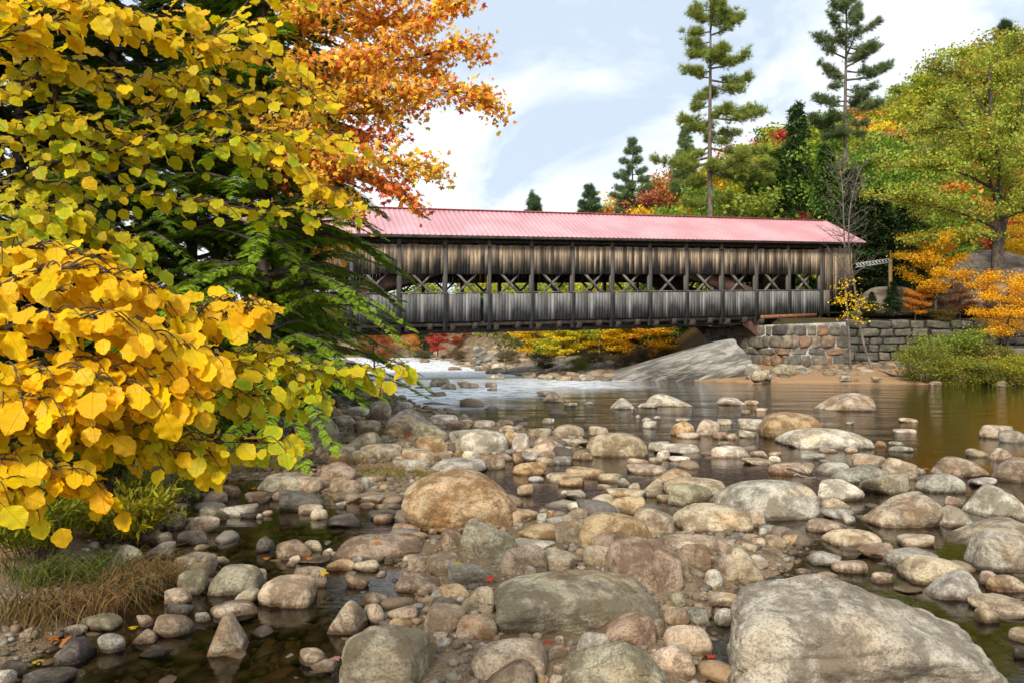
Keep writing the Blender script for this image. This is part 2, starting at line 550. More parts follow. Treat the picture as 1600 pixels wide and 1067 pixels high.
def mat_leaf(name, use_obj=True, col=None, hue=0.05, val=0.5, trans=0.35, green=None, veins=False, rough=0.5):
    """foliage: object colour (or col), each leaf its own shade; tint attribute blends to green"""
    m = Mat(name)
    oi = m.n("ObjectInfo"); ge = m.n("NewGeometry"); tc = m.n("TexCoord")
    r = ge.outputs["Random Per Island"]
    base = oi.outputs["Color"] if use_obj else None
    c = base if base is not None else m.mix(0.0, col, col)
    r2 = m.math('FRACT', m.math('MULTIPLY', r, 91.7))
    r3 = m.math('FRACT', m.math('MULTIPLY', r, 457.3))
    if green is not None:
        at = m.n("Attribute"); at.attribute_name = "tint"
        f = m.math('ADD', at.outputs["Fac"], m.math('MULTIPLY_ADD', r3, 0.5, -0.25), clamp=True)
        if veins:
            sx = m.n("SeparateXYZ"); m.set(sx.inputs[0], tc.outputs["UV"])
            e = m.math('ABSOLUTE', m.math('SUBTRACT', sx.outputs[0], 0.5))
            edge = m.step(m.math('MAXIMUM', e, m.math('SUBTRACT', sx.outputs[1], 0.5)), 0.25, 0.5, 0, 1.0)
            f = m.math('MULTIPLY', f, m.math('MULTIPLY_ADD', edge, -0.75, 1.0))
        c = m.mix(f, c, green)
    c = hsv(m, c, m.math('MULTIPLY_ADD', r, hue, 0.5 - hue / 2), 1.0, m.math('MULTIPLY_ADD', r2, val, 1 - val / 2))
    nrm = None
    if veins:
        sx = m.n("SeparateXYZ"); m.set(sx.inputs[0], tc.outputs["UV"])
        e = m.math('ABSOLUTE', m.math('SUBTRACT', sx.outputs[0], 0.5))
        mid = m.step(e, 0.0, 0.03, 1.0, 0.0)
        w = m.math('SINE', m.math('MULTIPLY', m.math('SUBTRACT', sx.outputs[1], m.math('MULTIPLY', e, 0.9)), 48.0))
        side = m.step(w, 0.80, 1.0)
        ve = m.math('MAXIMUM', mid, m.math('MULTIPLY', side, 0.7))
        c = m.mix(m.math('MULTIPLY', ve, 0.38), c, m.mix(1.0, c, (0.72, 0.45, 0.25), 'MULTIPLY'))
        sp = m.noise(tc.outputs["Object"], 90, 3, 0.6)
        c = m.mix(m.step(sp, 0.66, 0.72, 0, 0.7), c, (0.22, 0.09, 0.02))
        br = m.noise(tc.outputs["Object"], 14, 4, 0.6)
        c = m.mix(m.step(br, 0.62, 0.74, 0, 0.35), c, (0.62, 0.30, 0.02))
        nrm = m.bump(ve, 0.5, 0.003)
    p = m.bsdf(c, rough, nrm, 0.25)
    t = m.n("BsdfTranslucent"); m.set(t.inputs[0], c)
    mx = m.n("MixShader"); mx.inputs[0].default_value = trans
    m.nt.links.new(p, mx.inputs[1]); m.nt.links.new(t.outputs[0], mx.inputs[2])
    return m.done(mx.outputs[0])


M_ROCK = mat_rock()
M_PEB = mat_pebbles()
M_GROUND = mat_ground()
M_WATER = mat_water()
M_BARK = mat_simple("bark", (0.055, 0.04, 0.03), (0.13, 0.105, 0.08), 9, 0.9, 0.7, stretch=(1, 1, 0.35))
M_PINEBARK = mat_simple("pine_bark", (0.10, 0.08, 0.065), (0.22, 0.18, 0.15), 5, 0.9, 0.7, stretch=(1, 1, 0.3))
M_PALEBARK = mat_simple("pale_bark", (0.16, 0.14, 0.12), (0.36, 0.33, 0.29), 6, 0.85, 0.5, stretch=(1, 1, 0.5))
M_TWIG = mat_simple("twig_bark", (0.05, 0.03, 0.022), (0.12, 0.075, 0.05), 30, 0.7, 0.3, stretch=(1, 1, 1))
M_LEAF = mat_leaf("autumn_foliage", hue=0.05, val=0.6, trans=0.3)
M_NEEDLE = mat_leaf("conifer_needles", hue=0.05, val=0.7, trans=0.15, rough=0.6)
M_BROAD = mat_leaf("yellow_broad_leaves", hue=0.03, val=0.24, trans=0.45, green=(0.36, 0.48, 0.012), veins=True, rough=0.42)
M_GRASS = mat_leaf("dry_sedge", hue=0.06, val=0.7, trans=0.2)


# ------------------------------------------------------------------ terrain
def sd_poly(x, y, poly):
    """signed distance to polygon, positive inside"""
    p = np.asarray(poly, float)
    d = np.full(x.shape, 1e9); ins = np.zeros(x.shape, bool)
    for i in range(len(p)):
        a, b = p[i - 1], p[i]
        e = b - a
        wx, wy = x - a[0], y - a[1]
        t = np.clip((wx * e[0] + wy * e[1]) / (e @ e + 1e-12), 0, 1)
        d = np.minimum(d, np.hypot(wx - t * e[0], wy - t * e[1]))
        c = ((a[1] > y) != (b[1] > y)) & (x < (b[0] - a[0]) * (y - a[1]) / (b[1] - a[1] + 1e-12) + a[0])
        ins ^= c
    return np.where(ins, d, -d)


def gp(*uv):
    return [tuple(G(u, v)[:2]) for u, v in uv]


DRY1 = gp((545, 598), (600, 612), (640, 634), (780, 666), (900, 690), (860, 714), (800, 706), (690, 735), (640, 768), (560, 778),
          (470, 745), (330, 750), (230, 800), (150, 862), (70, 1000)) + [(-3.6, 3.2), (-6, -6), (-60, -6), (-60, 100), (-23, 100), (-12, 60)]
DRY2 = gp((680, 855), (760, 850), (830, 805), (900, 812), (1080, 842), (1190, 850), (1185, 880), (1130, 905), (1060, 930), (1050, 1000),
          (1065, 1160), (680, 1160), (660, 1010), (690, 960), (690, 905), (662, 875))
LEFTBANK = gp((500, 596), (430, 640), (300, 720), (225, 800), (150, 870), (70, 940)) + [(-3.4, 4.2), (-4, -6), (-70, -6), (-70, 100), (-26, 100), (-14, 60)]
RIGHTBANK = [(120, 30), (34, 35.2), (26.3, 36.6), (20, 37.8), (13.2, 39.3), (9.5, 42.2), (5, 43.2), (2.4, 49.5), (-1, 60), (-3.5, 72), (-5.6, 88),
             (-14, 112), (-60, 122), (-300, 150), (-300, 900), (900, 900), (900, 30)]


def sm(x, a, b):
    t = np.clip((x - a) / (b - a), 0, 1)
    return t * t * (3 - 2 * t)


WALL_PATH = [(13.2, 55.0), (14.6, 51.2), (16.9, 44.4), (24.0, 45.7), (33.5, 46.6), (60, 47.5)]
BEHINDWALL = WALL_PATH + [(160, 50), (900, 60), (900, 900), (12, 900), (12, 60)]


def hill(x, y):
    crest = np.where(x > 0, 10.5 + 0.335 * x, np.maximum(3.0, 10.5 + 0.5 * x))
    crest = np.minimum(crest, 60)
    return crest * sm(y, 54, 136) + 3.0 * sm(x, 30, 48) * sm(y, 47, 56)


def terrain(x, y):
    p = np.stack([x, y, 0 * x], -1).reshape(-1, 3)
    nz = wob(p, 1.7, 5, 4).reshape(x.shape)
    d1 = np.maximum(sd_poly(x, y, DRY1), sd_poly(x, y, DRY2))
    z = -0.03 + 0.085 * sm(d1, -0.45, 0.15) - 0.10 * sm(-d1, 0.1, 0.9) - 0.5 * sm(-d1, 1.5, 14)
    # shallow shelf of stones on the near right
    shelf = sm(y, 15, 9)
    z = np.where(d1 < 0, z * (1 - 0.35 * shelf), z)
    z = z + nz * 0.035
    dl = sd_poly(x, y, LEFTBANK)
    z = np.where(dl > 0, z + np.minimum(dl * 0.42, 1.6 + 0.03 * dl + 1.2 * sm(y, 26, 33)) + 0.10 * nz * sm(dl, 0, 1), z)
    dr = sd_poly(x, y, RIGHTBANK)
    zr = 0.02 + np.minimum(dr * 0.11, 0.9) + 0.04 * nz
    db = sd_poly(x, y, BEHINDWALL)
    zr = zr + sm(db, 0.1, 1.2) * (2.9 * sm(x, 12, 17))
    zr = zr + hill(x, y) * sm(dr, 0, 6) + wob(p, 0.09, 9, 3).reshape(x.shape) * 1.4 * sm(dr, 8, 30)
    z = np.where(dr > 0, np.maximum(zr, z), np.minimum(z, np.where(dr > -3, 0.02 + dr * 0.15, 9)))
    return z


def build_terrain():
    def axis(a, b, step, lo, hi, grow=1.12):
        c = list(np.arange(a, b, step))
        s = step
        while c[-1] < hi:
            s = min(s * grow, 40); c.append(c[-1] + s)
        s = step
        while c[0] > lo:
            s = min(s * grow, 40); c.insert(0, c[0] - s)
        return np.array(c)
    xs = axis(-7, 10, 0.09, -500, 700, 1.045)
    ys = axis(2.6, 17, 0.09, -30, 900, 1.03)
    X, Y = np.meshgrid(xs, ys)
    Z = terrain(X, Y)
    nx, ny = len(xs), len(ys)
    v = np.stack([X, Y, Z], -1).reshape(-1, 3)
    i = np.arange(ny - 1)[:, None] * nx; j = np.arange(nx - 1)[None]
    f = np.stack([i + j, i + j + 1, i + nx + j + 1, i + nx + j], -1).reshape(-1, 4)
    dl = sd_poly(X, Y, LEFTBANK); dr = sd_poly(X, Y, RIGHTBANK)
    t = 2.0 * sm(dl, 0.2, 0.9)
    beach = (dr > -1.5) & (X > 9) & (X < 40) & (Y < 46)
    t = np.where(beach, 1.0, t)
    t = np.where((dr > 7) | (sd_poly(X, Y, BEHINDWALL) > 0), 2.0, t)
    g = Geo(); g.add(v, f, tint=t.reshape(-1))
    o = link("ground", g.mesh("ground", tint=True), M_GROUND)
    tag(o, kind="structure")
    # water: one level sheet
    g = Geo()
    g.add([[-80, -8, 0], [90, -8, 0], [90, 130, 0], [-80, 130, 0]], [[0, 1, 2, 3]])
    o = link("river_water", g.mesh("river_water"), M_WATER)
    tag(o, kind="structure")


build_terrain()


def ground_z(x, y):
    return float(terrain(np.array([[float(x)]]), np.array([[float(y)]]))[0, 0])


# ------------------------------------------------------------------ rocks
CR = {'1': (400, 580, 3.9525), '2': (800, 580, 3.9525), '3': (1200, 580, 3.9525), '4': (400, 800, 3.9975),
      '5': (750, 800, 3.9975), '6': (1100, 800, 3.2), 'L': (0, 700, 2.908)}
RC = {'t': (0.42, 0.325, 0.205), 'o': (0.42, 0.275, 0.12), 'g': (0.35, 0.325, 0.27), 'w': (0.56, 0.50, 0.40), 'p': (0.42, 0.315, 0.215),
      'b': (0.25, 0.17, 0.105), 'd': (0.115, 0.095, 0.078), 'v': (0.29, 0.255, 0.165)}
RC = {k: tuple((np.array(v) * (1.28, 1.26, 1.20)) * .78 + np.array((0.50, 0.41, 0.29)) * (.22 if k != 'd' else .05)) for k, v in RC.items()}
RN = {'t': 'tan', 'o': 'ochre', 'g': 'grey', 'w': 'pale', 'p': 'pinkish', 'b': 'brown', 'd': 'dark', 'v': 'olive grey'}
KN = {'r': 'rounded', 'e': 'smooth', 'a': 'angular', 'f': 'flat', 's': 'split', 'h': 'upright'}
POLY = {
    'big': [(-1, -1), (1, -1), (1, -.14), (.93, .17), (.79, .43), (.48, .63), (.1, .86), (-.25, 1), (-.6, .9), (-.95, .66), (-1, .4)],
    'mid': [(-1, .1), (-.93, .5), (-.6, .85), (-.1, 1), (.3, .95), (.62, .6), (.88, .1), (1, -.4), (.9, -1), (-.3, -1), (-.75, -.6)],
    'table': [(-1, .35), (-.95, .62), (-.5, .9), (.2, 1), (.75, .75), (1, .1), (1, -.4), (.3, -.75), (-.3, -1), (-.9, -.6)],
    'crust': [(-1, .2), (-.85, .75), (-.35, 1), (.3, .8), (.9, .7), (1, .2), (.95, -.6), (.3, -1), (-.8, -1)],
    'peak': [(-1, -.6), (-.75, 0), (-.2, .75), (.1, 1), (.4, .9), (.75, .1), (1, -.5), (1, -1), (-1, -1)],
    'wedge': [(-1, -.2), (-.2, .75), (.6, 1), (.85, .8), (1, .3), (.65, -.8), (.25, -1), (-.9, -.4)],
    'chip': [(-1, -.2), (-.85, .6), (-.6, 1), (.3, .6), (1, .2), (.95, -.2), (.3, -.7), (-.7, -1)],
    'taper': [(-1, -1), (-.9, -.2), (-.6, .8), (-.3, 1), (.2, .7), (1, -.6), (1, -1)],
    'cone': [(-1, -1), (-.5, .2), (-.2, 1), (.15, .9), (.6, -.1), (1, -1)],
    'loaf': [(-1, -.5), (-.95, .4), (-.6, .9), (.2, 1), (.85, .7), (1, 0), (.9, -.8), (-.7, -.9)],
    'tomb': [(-1, -1), (-.98, .6), (-.7, 1), (.6, 1), (.95, .6), (1, -.5), (.9, -1)],
    'ramp': [(-1, -1), (-.9, -.6), (-.2, .5), (.3, .95), (.7, 1), (.95, .7), (1, -1)],
}
ROCKS = """
1 205 268 525 465 r v loaf|big round olive boulder|by the leafy left bank
1 700 178 838 312 h p|upright pinkish stone|at the river edge
1 785 232 1110 375 r g taper|smooth blue-grey boulder|sloping down towards the river
1 835 185 975 240 r g
1 465 268 620 350 r v
1 600 298 775 382 r v
1 775 318 928 402 r o
1 545 372 770 480 r v ramp|greenish humped boulder|with dry grass behind it
1 640 445 910 535 e v
1 900 470 1135 560 f p
1 965 325 1195 428 r v
1 980 395 1188 508 r o
1 1190 352 1420 450 f g
1 1230 355 1560 502 r w loaf|pale grey humped boulder|in the middle of the gravel bar
1 1345 445 1480 500 r w
1 1525 370 1640 470 r o
1 450 450 620 530 f v
1 430 505 575 560 e o
1 560 485 765 555 f v
1 215 490 362 562 r b
1 368 435 467 512 r v
1 255 425 390 490 r g
1 390 558 622 690 r b|round brown-green boulder|with a smooth dark skin
1 5 620 350 755 r v|lumpy lichen-spotted boulder|under the yellow branch
1 190 650 422 745 e t|tan loaf stone|behind the speckled wet boulder
1 455 652 568 738 r t
1 525 668 672 750 r b
1 478 735 652 805 e b
1 140 730 430 865 r d|speckled wet boulder|standing in the dark left pool
1 260 815 420 880 e t
1 335 845 445 915 r p
1 430 870 655 962 a d|flat purple-black slab|lying in the pool
1 630 640 795 688 f t
1 640 650 715 725 r g
1 690 850 905 915 f d
1 725 880 860 938 e b
1 640 760 795 802 f g
1 637 805 735 845 r b
1 740 810 885 855 r b
1 897 600 1638 1000 r o mid|great domed brown boulder|its flank stained orange, mid picture
1 1055 530 1425 640 r g|low grey boulder|hugging the back of the domed boulder
1 1380 815 1740 965 r o|ochre lump|leaning on the right of the domed boulder
1 835 935 1020 1010 e b
1 950 985 1075 1042 e t
1 1062 970 1118 1015 r b
1 1140 932 1277 1110 h b|upright brown stone|left of the grey-green chipped rock
1 1255 905 1620 1160 a v chip|grey-green chipped rock|with rough pale facets
1 1275 490 1395 550 r w
1 1365 510 1540 605 e b
1 1480 505 1590 555 r p
1 1220 485 1290 520 r o
1 1105 488 1215 532 r t
1 840 540 1080 610 f g
1 855 508 1010 550 r t
1 1175 303 1345 362 r b
1 1065 265 1250 330 f w
1 1345 300 1475 345 r w
1 1240 298 1350 335 r w
1 1495 295 1590 330 r t
1 1500 330 1600 375 r t
1 510 150 650 215 r w
1 455 150 530 200 r w
1 690 150 850 190 f p
1 465 230 535 275 r p
1 550 215 700 270 r w
1 1072 38 1200 95 r v|greenish hump|alone in the white rapids
1 1142 73 1238 107 e t
1 1240 62 1375 103 r t
1 1415 66 1490 97 r p
1 855 73 960 97 f p
1 1425 95 1490 118 r p
1 980 92 1080 105 f b
1 490 800 560 842 a g
1 0 875 45 910 r g
1 30 855 105 890 r b
1 90 735 200 800 r b
1 405 405 470 440 r v
1 940 398 1000 430 r b
1 855 425 965 465 r t
2 605 163 760 235 h w cone|white cone-shaped stone|poking out of the olive river
2 818 140 1115 218 r w taper|white slab with a tan tip|tapering into the river
2 775 192 900 228 r w
2 180 120 335 190 a p cone|pointed pink stone|at the foot of the rapids
2 150 120 250 155 f t
2 1258 160 1445 212 a w|flat white block|far out in the river
2 1435 177 1525 207 f t
2 315 193 405 217 f w
2 447 185 505 207 e w
2 187 287 262 325 r w
2 800 283 865 310 r w
2 805 305 892 345 f w
2 875 274 920 298 r w
2 765 268 792 288 r w
2 975 307 1127 397 r o|squat orange-tan stone|left one of a pair at the water edge
2 1135 297 1283 398 r p|squat pink stone|right one of a pair at the water edge
2 1015 375 1168 415 e p
2 1265 292 1362 328 e w
2 1010 288 1098 312 e w
2 1237 372 1330 415 e p
2 1320 382 1400 420 a p
2 1270 430 1350 455 f g
2 1400 358 1510 412 a w
2 1415 238 1470 265 a p
2 1500 225 1581 245 f p
2 245 326 455 415 r p loaf|round pink-tan stone|behind the loaf boulder
2 472 337 597 395 r t
2 100 350 245 405 e t
2 0 345 110 490 h w|tall pale block|leaning at the edge of the bar
2 118 402 333 515 r p taper
2 305 410 470 442 f t
2 457 378 842 532 e t loaf|large tan loaf boulder|sitting in the central pool
2 842 430 990 490 e w
2 868 443 1162 516 a w|flat pale block|right of the loaf boulder
2 888 483 980 545 r w
2 387 498 500 550 a t
2 712 533 852 577 e t
2 845 530 930 562 e t
2 965 520 1100 555 e w
2 60 497 165 555 a g
2 165 484 285 535 r p
2 150 528 262 580 r t
2 62 472 190 510 f t
2 245 522 375 572 f g
2 0 500 67 565 r o
2 0 556 218 638 e o|speckled ochre stone|flat topped, beside the pool
2 330 583 580 660 e o|long pitted ochre stone|in the pool below the loaf boulder
2 212 622 448 690 e t
2 275 640 448 710 r o
2 528 628 675 685 e t
2 652 655 732 710 r g
2 715 685 795 735 r w
2 790 662 932 768 a t|small angular tan block|left of the twin mossy boulders
2 705 565 960 635 f p
2 875 592 1110 690 r o
2 932 650 1322 765 r t loaf|long tan twin boulder|behind its mossy dark neighbour
2 958 690 1235 825 r v|mossy dark twin boulder|in front of the long tan one
2 1230 732 1330 780 e t
2 575 718 852 790 a t
2 518 693 622 728 f p
2 893 758 972 798 e t
2 325 728 462 785 a w
2 300 732 362 770 e w
2 32 695 133 765 a p
2 100 645 200 680 e g
2 465 753 640 865 r t|dome-shaped tan stone|ringed by smaller cobbles
2 600 768 825 878 e o
2 577 820 727 882 e t
2 338 793 480 865 e w
2 335 836 468 915 r t
2 250 862 345 900 r t
2 215 895 355 970 r g
2 150 873 220 938 r g
2 30 935 300 1040 r o
2 390 865 862 1090 e o loaf|knuckled orange-tan boulder|lying across browner stones
2 265 905 450 1065 r t
2 450 955 770 1110 e b
2 750 838 1003 1000 r p|rounded pinkish triangle stone|between two long tan boulders
2 980 808 1492 1005 e t loaf|big smooth tan loaf|just below the wide grey slab boulder
2 1220 665 1905 918 r g tomb|wide grey slab boulder|with one straight upper edge
2 1455 850 1572 965 r p
2 862 980 945 1015 e t
2 1410 1000 1480 1040 r g
2 1520 960 1581 1020 a g
2 1165 492 1260 520 f p
2 1225 455 1478 535 f w
2 1455 488 1581 530 e t
2 1415 530 1620 580 f t
2 1395 288 1590 365 f w
3 283 130 668 248 r p ramp|large pink boulder|alone out in the dark river
3 -60 250 353 417 r o loaf|striped ochre and white boulder|at the far edge of the shallows
3 40 348 662 482 r w loaf|long low pale boulder|in front of the striped one
3 805 285 928 318 e p
3 765 352 918 385 e w
3 480 305 535 328 r g
3 662 427 733 467 r o
3 740 430 840 458 f g
3 737 460 903 497 f g
3 1300 328 1512 415 r p|pink humped rock|mid river near the right edge
3 1420 358 1600 440 r g
3 1218 475 1358 532 a g
3 1350 470 1530 560 r p cone|pink pyramid stone|near the right edge of the shallows
3 1378 525 1700 688 r b|coarse brown boulder|cut by the right edge
3 998 523 1385 655 r p taper|sloping pinkish boulder|with a long smooth back
3 505 503 730 600 r t|bald tan dome|topping a heap of grey stones
3 695 530 930 665 r p
3 375 567 750 692 a g ramp|tilted pale grey slab|under the bald tan dome
3 290 558 510 640 e g
3 560 628 872 757 a v|flat-faced olive block|right of the tilted slab
3 805 702 888 742 r g
3 890 588 975 632 a g
3 830 558 875 582 r w
3 905 625 1222 752 a g loaf|faceted grey block|behind the big wedge
3 1225 652 1415 710 r g
3 1085 768 1205 835 r p
3 305 662 597 800 r w|pale hollowed boulder|with a pinkish cobble at its foot
3 318 778 512 862 r p
3 300 835 530 910 a g
3 450 883 540 940 r g
3 565 737 1090 965 a p wedge|big tan wedge|pointed at its left end
3 997 825 1290 965 a w cone|pale rough wedge|tucked right of the big tan wedge
3 1195 695 1620 915 r w cone|pale pyramid boulder|at the right edge, veined with cracks
3 1460 840 1640 920 r w
3 1100 895 1740 1085 e v ramp|very long dark-sided boulder|running out of the right edge
3 200 503 355 545 e g
3 310 540 392 563 f g
3 310 473 430 503 f p
3 470 470 555 500 f p
3 0 520 80 562 e w
3 0 560 290 640 f p
3 0 495 85 520 f p
3 0 940 50 1005 a g
3 0 1035 115 1080 e t
3 80 1000 190 1067 r t
3 120 985 205 1040 r p
6 505 27 718 105 r p
6 578 82 895 182 e t loaf|flat-bottomed tan loaf|in the right-hand shallows
6 760 150 955 230 a b
6 888 172 1182 285 a g tomb|angular grey-green slab|with a square left end
6 960 105 1155 175 r p
6 508 192 688 270 a g
6 632 238 822 307 e p
6 835 295 950 355 f p
6 962 212 1340 370 e t loaf|sausage-shaped tan boulder|behind the giant boulder
6 1095 285 1400 442 e g ramp|slanting grey-tan boulder|right behind the giant boulder
6 1370 290 1490 370 r p
6 1405 310 1620 400 e t
6 1298 87 1700 308 r g loaf|broad dove-grey boulder|cut by the right edge
6 1315 402 1700 535 r t
6 1350 478 1480 555 r t
6 945 362 1095 405 e t
6 1520 570 1700 655 e t
6 1540 665 1640 735 r d
6 112 305 1552 1060 a w big|giant rough granite boulder|filling the bottom right corner
6 45 155 302 340 r t cone|tan cone boulder|left behind the giant boulder
6 225 210 322 280 r w
6 0 242 95 375 r w tomb|small pale dome stone|right of the split boulder
6 318 130 415 178 e t
6 385 108 470 168 r o
6 415 93 490 130 r p
6 180 107 240 140 r g
6 232 127 308 168 r p
6 60 135 168 210 r p
6 270 60 360 118 a g
6 180 152 270 188 e p
6 685 13 755 55 r p
6 255 338 318 370 r g
6 50 450 140 568 r g
6 0 395 190 470 f p
6 0 600 45 705 r p
5 90 360 1137 770 r v table|large flat-topped boulder|grey above and ochre below
5 108 195 425 390 e p|egg-shaped pinkish stone|behind the large flat-topped boulder
5 175 160 475 235 e w
5 770 148 1275 500 s b|split brown boulder|with a deep crack down its face
5 402 265 588 372 r t
5 415 218 640 312 r t
5 640 205 870 330 e t
5 745 150 910 225 r t
5 275 332 352 395 r w
5 350 332 398 372 r t
5 605 332 665 360 r w
5 1450 225 1620 412 r t
5 1475 165 1600 262 r p
5 1220 195 1445 370 a b tomb|square brown block|behind the split boulder
5 1140 133 1540 240 f p
5 1170 495 1290 588 r v
5 1315 495 1425 562 r p
5 715 620 1105 850 e b ramp|brown wedge-like cobble|below the large flat-topped boulder
5 985 655 1160 790 a b
5 1138 585 1310 708 r p
5 1135 700 1455 895 e p loaf|smooth purple-brown boulder|beside the small mirror pool
5 1290 585 1440 705 a g
5 1048 822 1350 1010 r p loaf|knobbly pinkish boulder|right of the greenish peak
5 490 800 1210 1200 r v peak|greenish peak boulder|cut by the bottom edge
5 597 745 820 925 r g
5 420 825 555 918 e b
5 455 938 590 1015 e b
5 350 995 430 1067 r o
5 430 1010 520 1080 r p
5 1240 995 1430 1067 e p
5 465 768 525 815 r t
5 325 750 390 795 r t
5 -58 780 420 1045 e t loaf|speckled tan loaf boulder|near the bottom edge
5 30 915 350 1140 r b ramp|dark-flanked stone|cut by the bottom edge
5 1465 560 1580 710 r g
4 470 125 1060 308 f b loaf|broad low brown slab|between the two left pools
4 865 372 1195 502 e b taper|brown lens-shaped stone|right of the bright pool
4 555 388 708 475 a b
4 640 497 838 585 a b
4 945 262 1110 372 r b
4 1062 248 1262 395 r t
4 1195 300 1480 455 a g
4 920 258 1020 300 e t
4 668 567 808 690 r t|ball-like tan cobble|at the tip of the bright pool
4 815 573 1010 682 a b
4 830 660 985 745 e o
4 440 548 695 765 r p ramp|pale stone with a black pit|at the left of the tan ball
4 10 385 385 600 r p loaf|lumpy pink-brown boulder|left of the bright pool
4 235 335 445 475 r b
4 -30 325 70 450 r t
4 120 165 350 300 r b|purplish brown humped stone|in a clump in the left pool
4 295 172 415 245 r t
4 205 267 280 315 r t
4 190 303 250 340 r b
4 255 267 470 320 e b
4 440 288 620 362 e o
4 608 295 770 370 r t
4 590 272 675 320 r g
4 465 245 520 280 r t
4 415 222 485 268 r w
4 515 700 1135 1150 a v crust|lichen-crusted boulder|with yellow and black patches, at the bottom edge
4 1092 470 1180 542 r g
4 1140 443 1340 540 e o
4 1085 527 1290 610 e d
4 1050 560 1310 750 r p|smooth pinkish cobble|left of the large flat-topped boulder
4 1280 460 1500 635 r t|cracked tan cobble|touching the large flat-topped boulder
4 1245 630 1535 800 a p tomb|angular pinkish block|above the speckled loaf boulder
4 1340 712 1555 780 e p
4 1125 770 1222 845 r w
4 1105 742 1200 790 r b
4 268 843 445 965 e p|small long pinkish stone|alone in the bottom left pool
4 335 912 510 1000 e p
4 0 80 120 250 a d
L 790 468 990 600 r v|rounded olive-brown boulder|in the left pool
L 805 548 955 668 r v
L 942 523 1212 672 e v loaf|bean-shaped boulder|in the middle of the left pool
L 1060 630 1182 705 r g
L 745 632 875 705 r p
L 690 752 893 860 e b|smooth brown egg stone|at the rim of the left pool
L 955 685 1175 770 e p|pale pink lens stone|below the bean-shaped boulder
L 940 740 1130 945 a p cone|pointed pinkish rock|standing in the left pool
L 600 818 720 890 r b
L 442 838 570 930 r g
L 245 828 442 990 a d tomb|blocky black boulder|below the sedge tuft
L 290 797 400 850 r g
L 620 755 700 815 r b
L 100 990 352 1090 f d
L 0 960 130 1040 r d
L -30 1003 80 1090 r g
L 0 808 40 900 r g
L 500 435 665 560 r v
L 645 565 738 630 r w|white-crusted stone|at the edge of the sedge
L 655 420 800 500 a g
L 680 377 790 440 r b
L 805 370 945 437 a d
L 740 280 850 372 r v
L 835 305 1000 390 r p|pink and grey wet boulder|at the head of the left pool
L 665 262 775 350 r b
L 900 262 1035 330 r v
L 980 248 1175 312 a g
L 1090 288 1195 320 f d
L 915 190 1035 258 e b
L 765 218 855 258 e t
L 770 247 850 285 e b
L 1000 165 1095 225 r b
L 1110 195 1230 250 r b
L 885 742 960 785 f g
L 755 705 885 765 r d
L 635 890 790 950 a d
L 370 745 560 830 r v
L 975 490 1045 535 r b
"""


def stone_mesh(kind, rs, sub, poly=None):
    """unit stone: rounded hull of random planes (poly gives the outline seen from the front) with noise"""
    D, Fc = ICO[sub]
    pl = []; hh = []
    if poly:
        p = np.array(POLY[poly], float)
        c = p.mean(0); p = p - c
        for i in range(len(p)):
            a, b = p[i - 1], p[i]
            e = b - a; n2 = np.array([e[1], -e[0]]); n2 /= np.linalg.norm(n2)
            h = n2 @ a
            if h < 0: n2, h = -n2, -h
            ty = rs.uniform(-0.25, 0.15)
            n = np.array([n2[0], ty, n2[1]]); n /= np.linalg.norm(n)
            pl.append(n); hh.append(max(h, 0.25))
        for s, el in ((-1, 0.35), (1, 0.3), (-1, -0.3), (-0.8, 0.9)):
            n = np.array([rs.uniform(-0.5, 0.5), s, el + rs.uniform(-0.15, 0.15)]); n /= np.linalg.norm(n)
            pl.append(n); hh.append(rs.uniform(0.8, 1.0))
        pw = 14 if kind == 'a' else 6.5
    else:
        k = {'r': 11, 'e': 8, 'a': 9, 'f': 10, 's': 10, 'h': 11}[kind]
        for i in range(k):
            n = rs.normal(size=3); n /= np.linalg.norm(n)
            pl.append(n); hh.append(rs.uniform(0.78, 1.1) if kind != 'a' else rs.uniform(0.6, 1.0))
        for n in np.vstack([np.eye(3), -np.eye(3)]):
            pl.append(n + rs.normal(size=3) * (0.16 if kind != 'e' else 0.05)); hh.append(rs.uniform(0.9, 1.08))
        if kind == 'f':
            pl.append(np.array([rs.uniform(-.1, .1), rs.uniform(-.1, .1), 1.0])); hh.append(0.8)
        pw = {'r': 9, 'e': 5.4, 'a': 17, 'f': 9, 's': 6, 'h': 6}[kind]
    pl = np.array(pl); pl /= np.linalg.norm(pl, axis=1)[:, None]
    q = np.maximum(D @ pl.T, 0) / np.array(hh)[None]
    r = (q ** pw).sum(1) ** (-1.0 / pw)
    amp = {'r': 0.05, 'e': 0.035, 'a': 0.035, 'f': 0.05, 's': 0.04, 'h': 0.05}[kind]
    sd = rs.randint(1 << 30)
    r = r * (1 + amp * wob(D, 2.6, sd, 3) + amp * 0.5 * wob(D, 8.0, sd + 1, 3, 0.6))
    if sub >= 5:
        w = wob(D, 16.0, sd + 3, 3, 0.62)
        r = r * (1 - 0.016 * np.abs(w) + 0.010 * wob(D, 40, sd + 4, 2))
    if poly in ('big', 'crust', 'peak', 'chip'):
        w = wob(D, 5.5, sd + 7, 5, 0.6)
        r = r * (1 + 0.05 * w - 0.05 * np.exp(-(wob(D, 3.1, sd + 8, 2) / 0.10) ** 2))
    if kind == 's':
        cr = D[:, 0] - 0.10 + 0.10 * np.sin(D[:, 2] * 4.0) - 0.12 * D[:, 2]
        r = r * (1 - 0.16 * np.exp(-(cr / 0.055) ** 2) - 0.05 * (cr < 0) * np.exp(-(cr / 0.3) ** 2))
    v = D * r[:, None]
    lo, hi = v.min(0), v.max(0)
    return (v - (lo + hi) / 2) / ((hi - lo) / 2), Fc


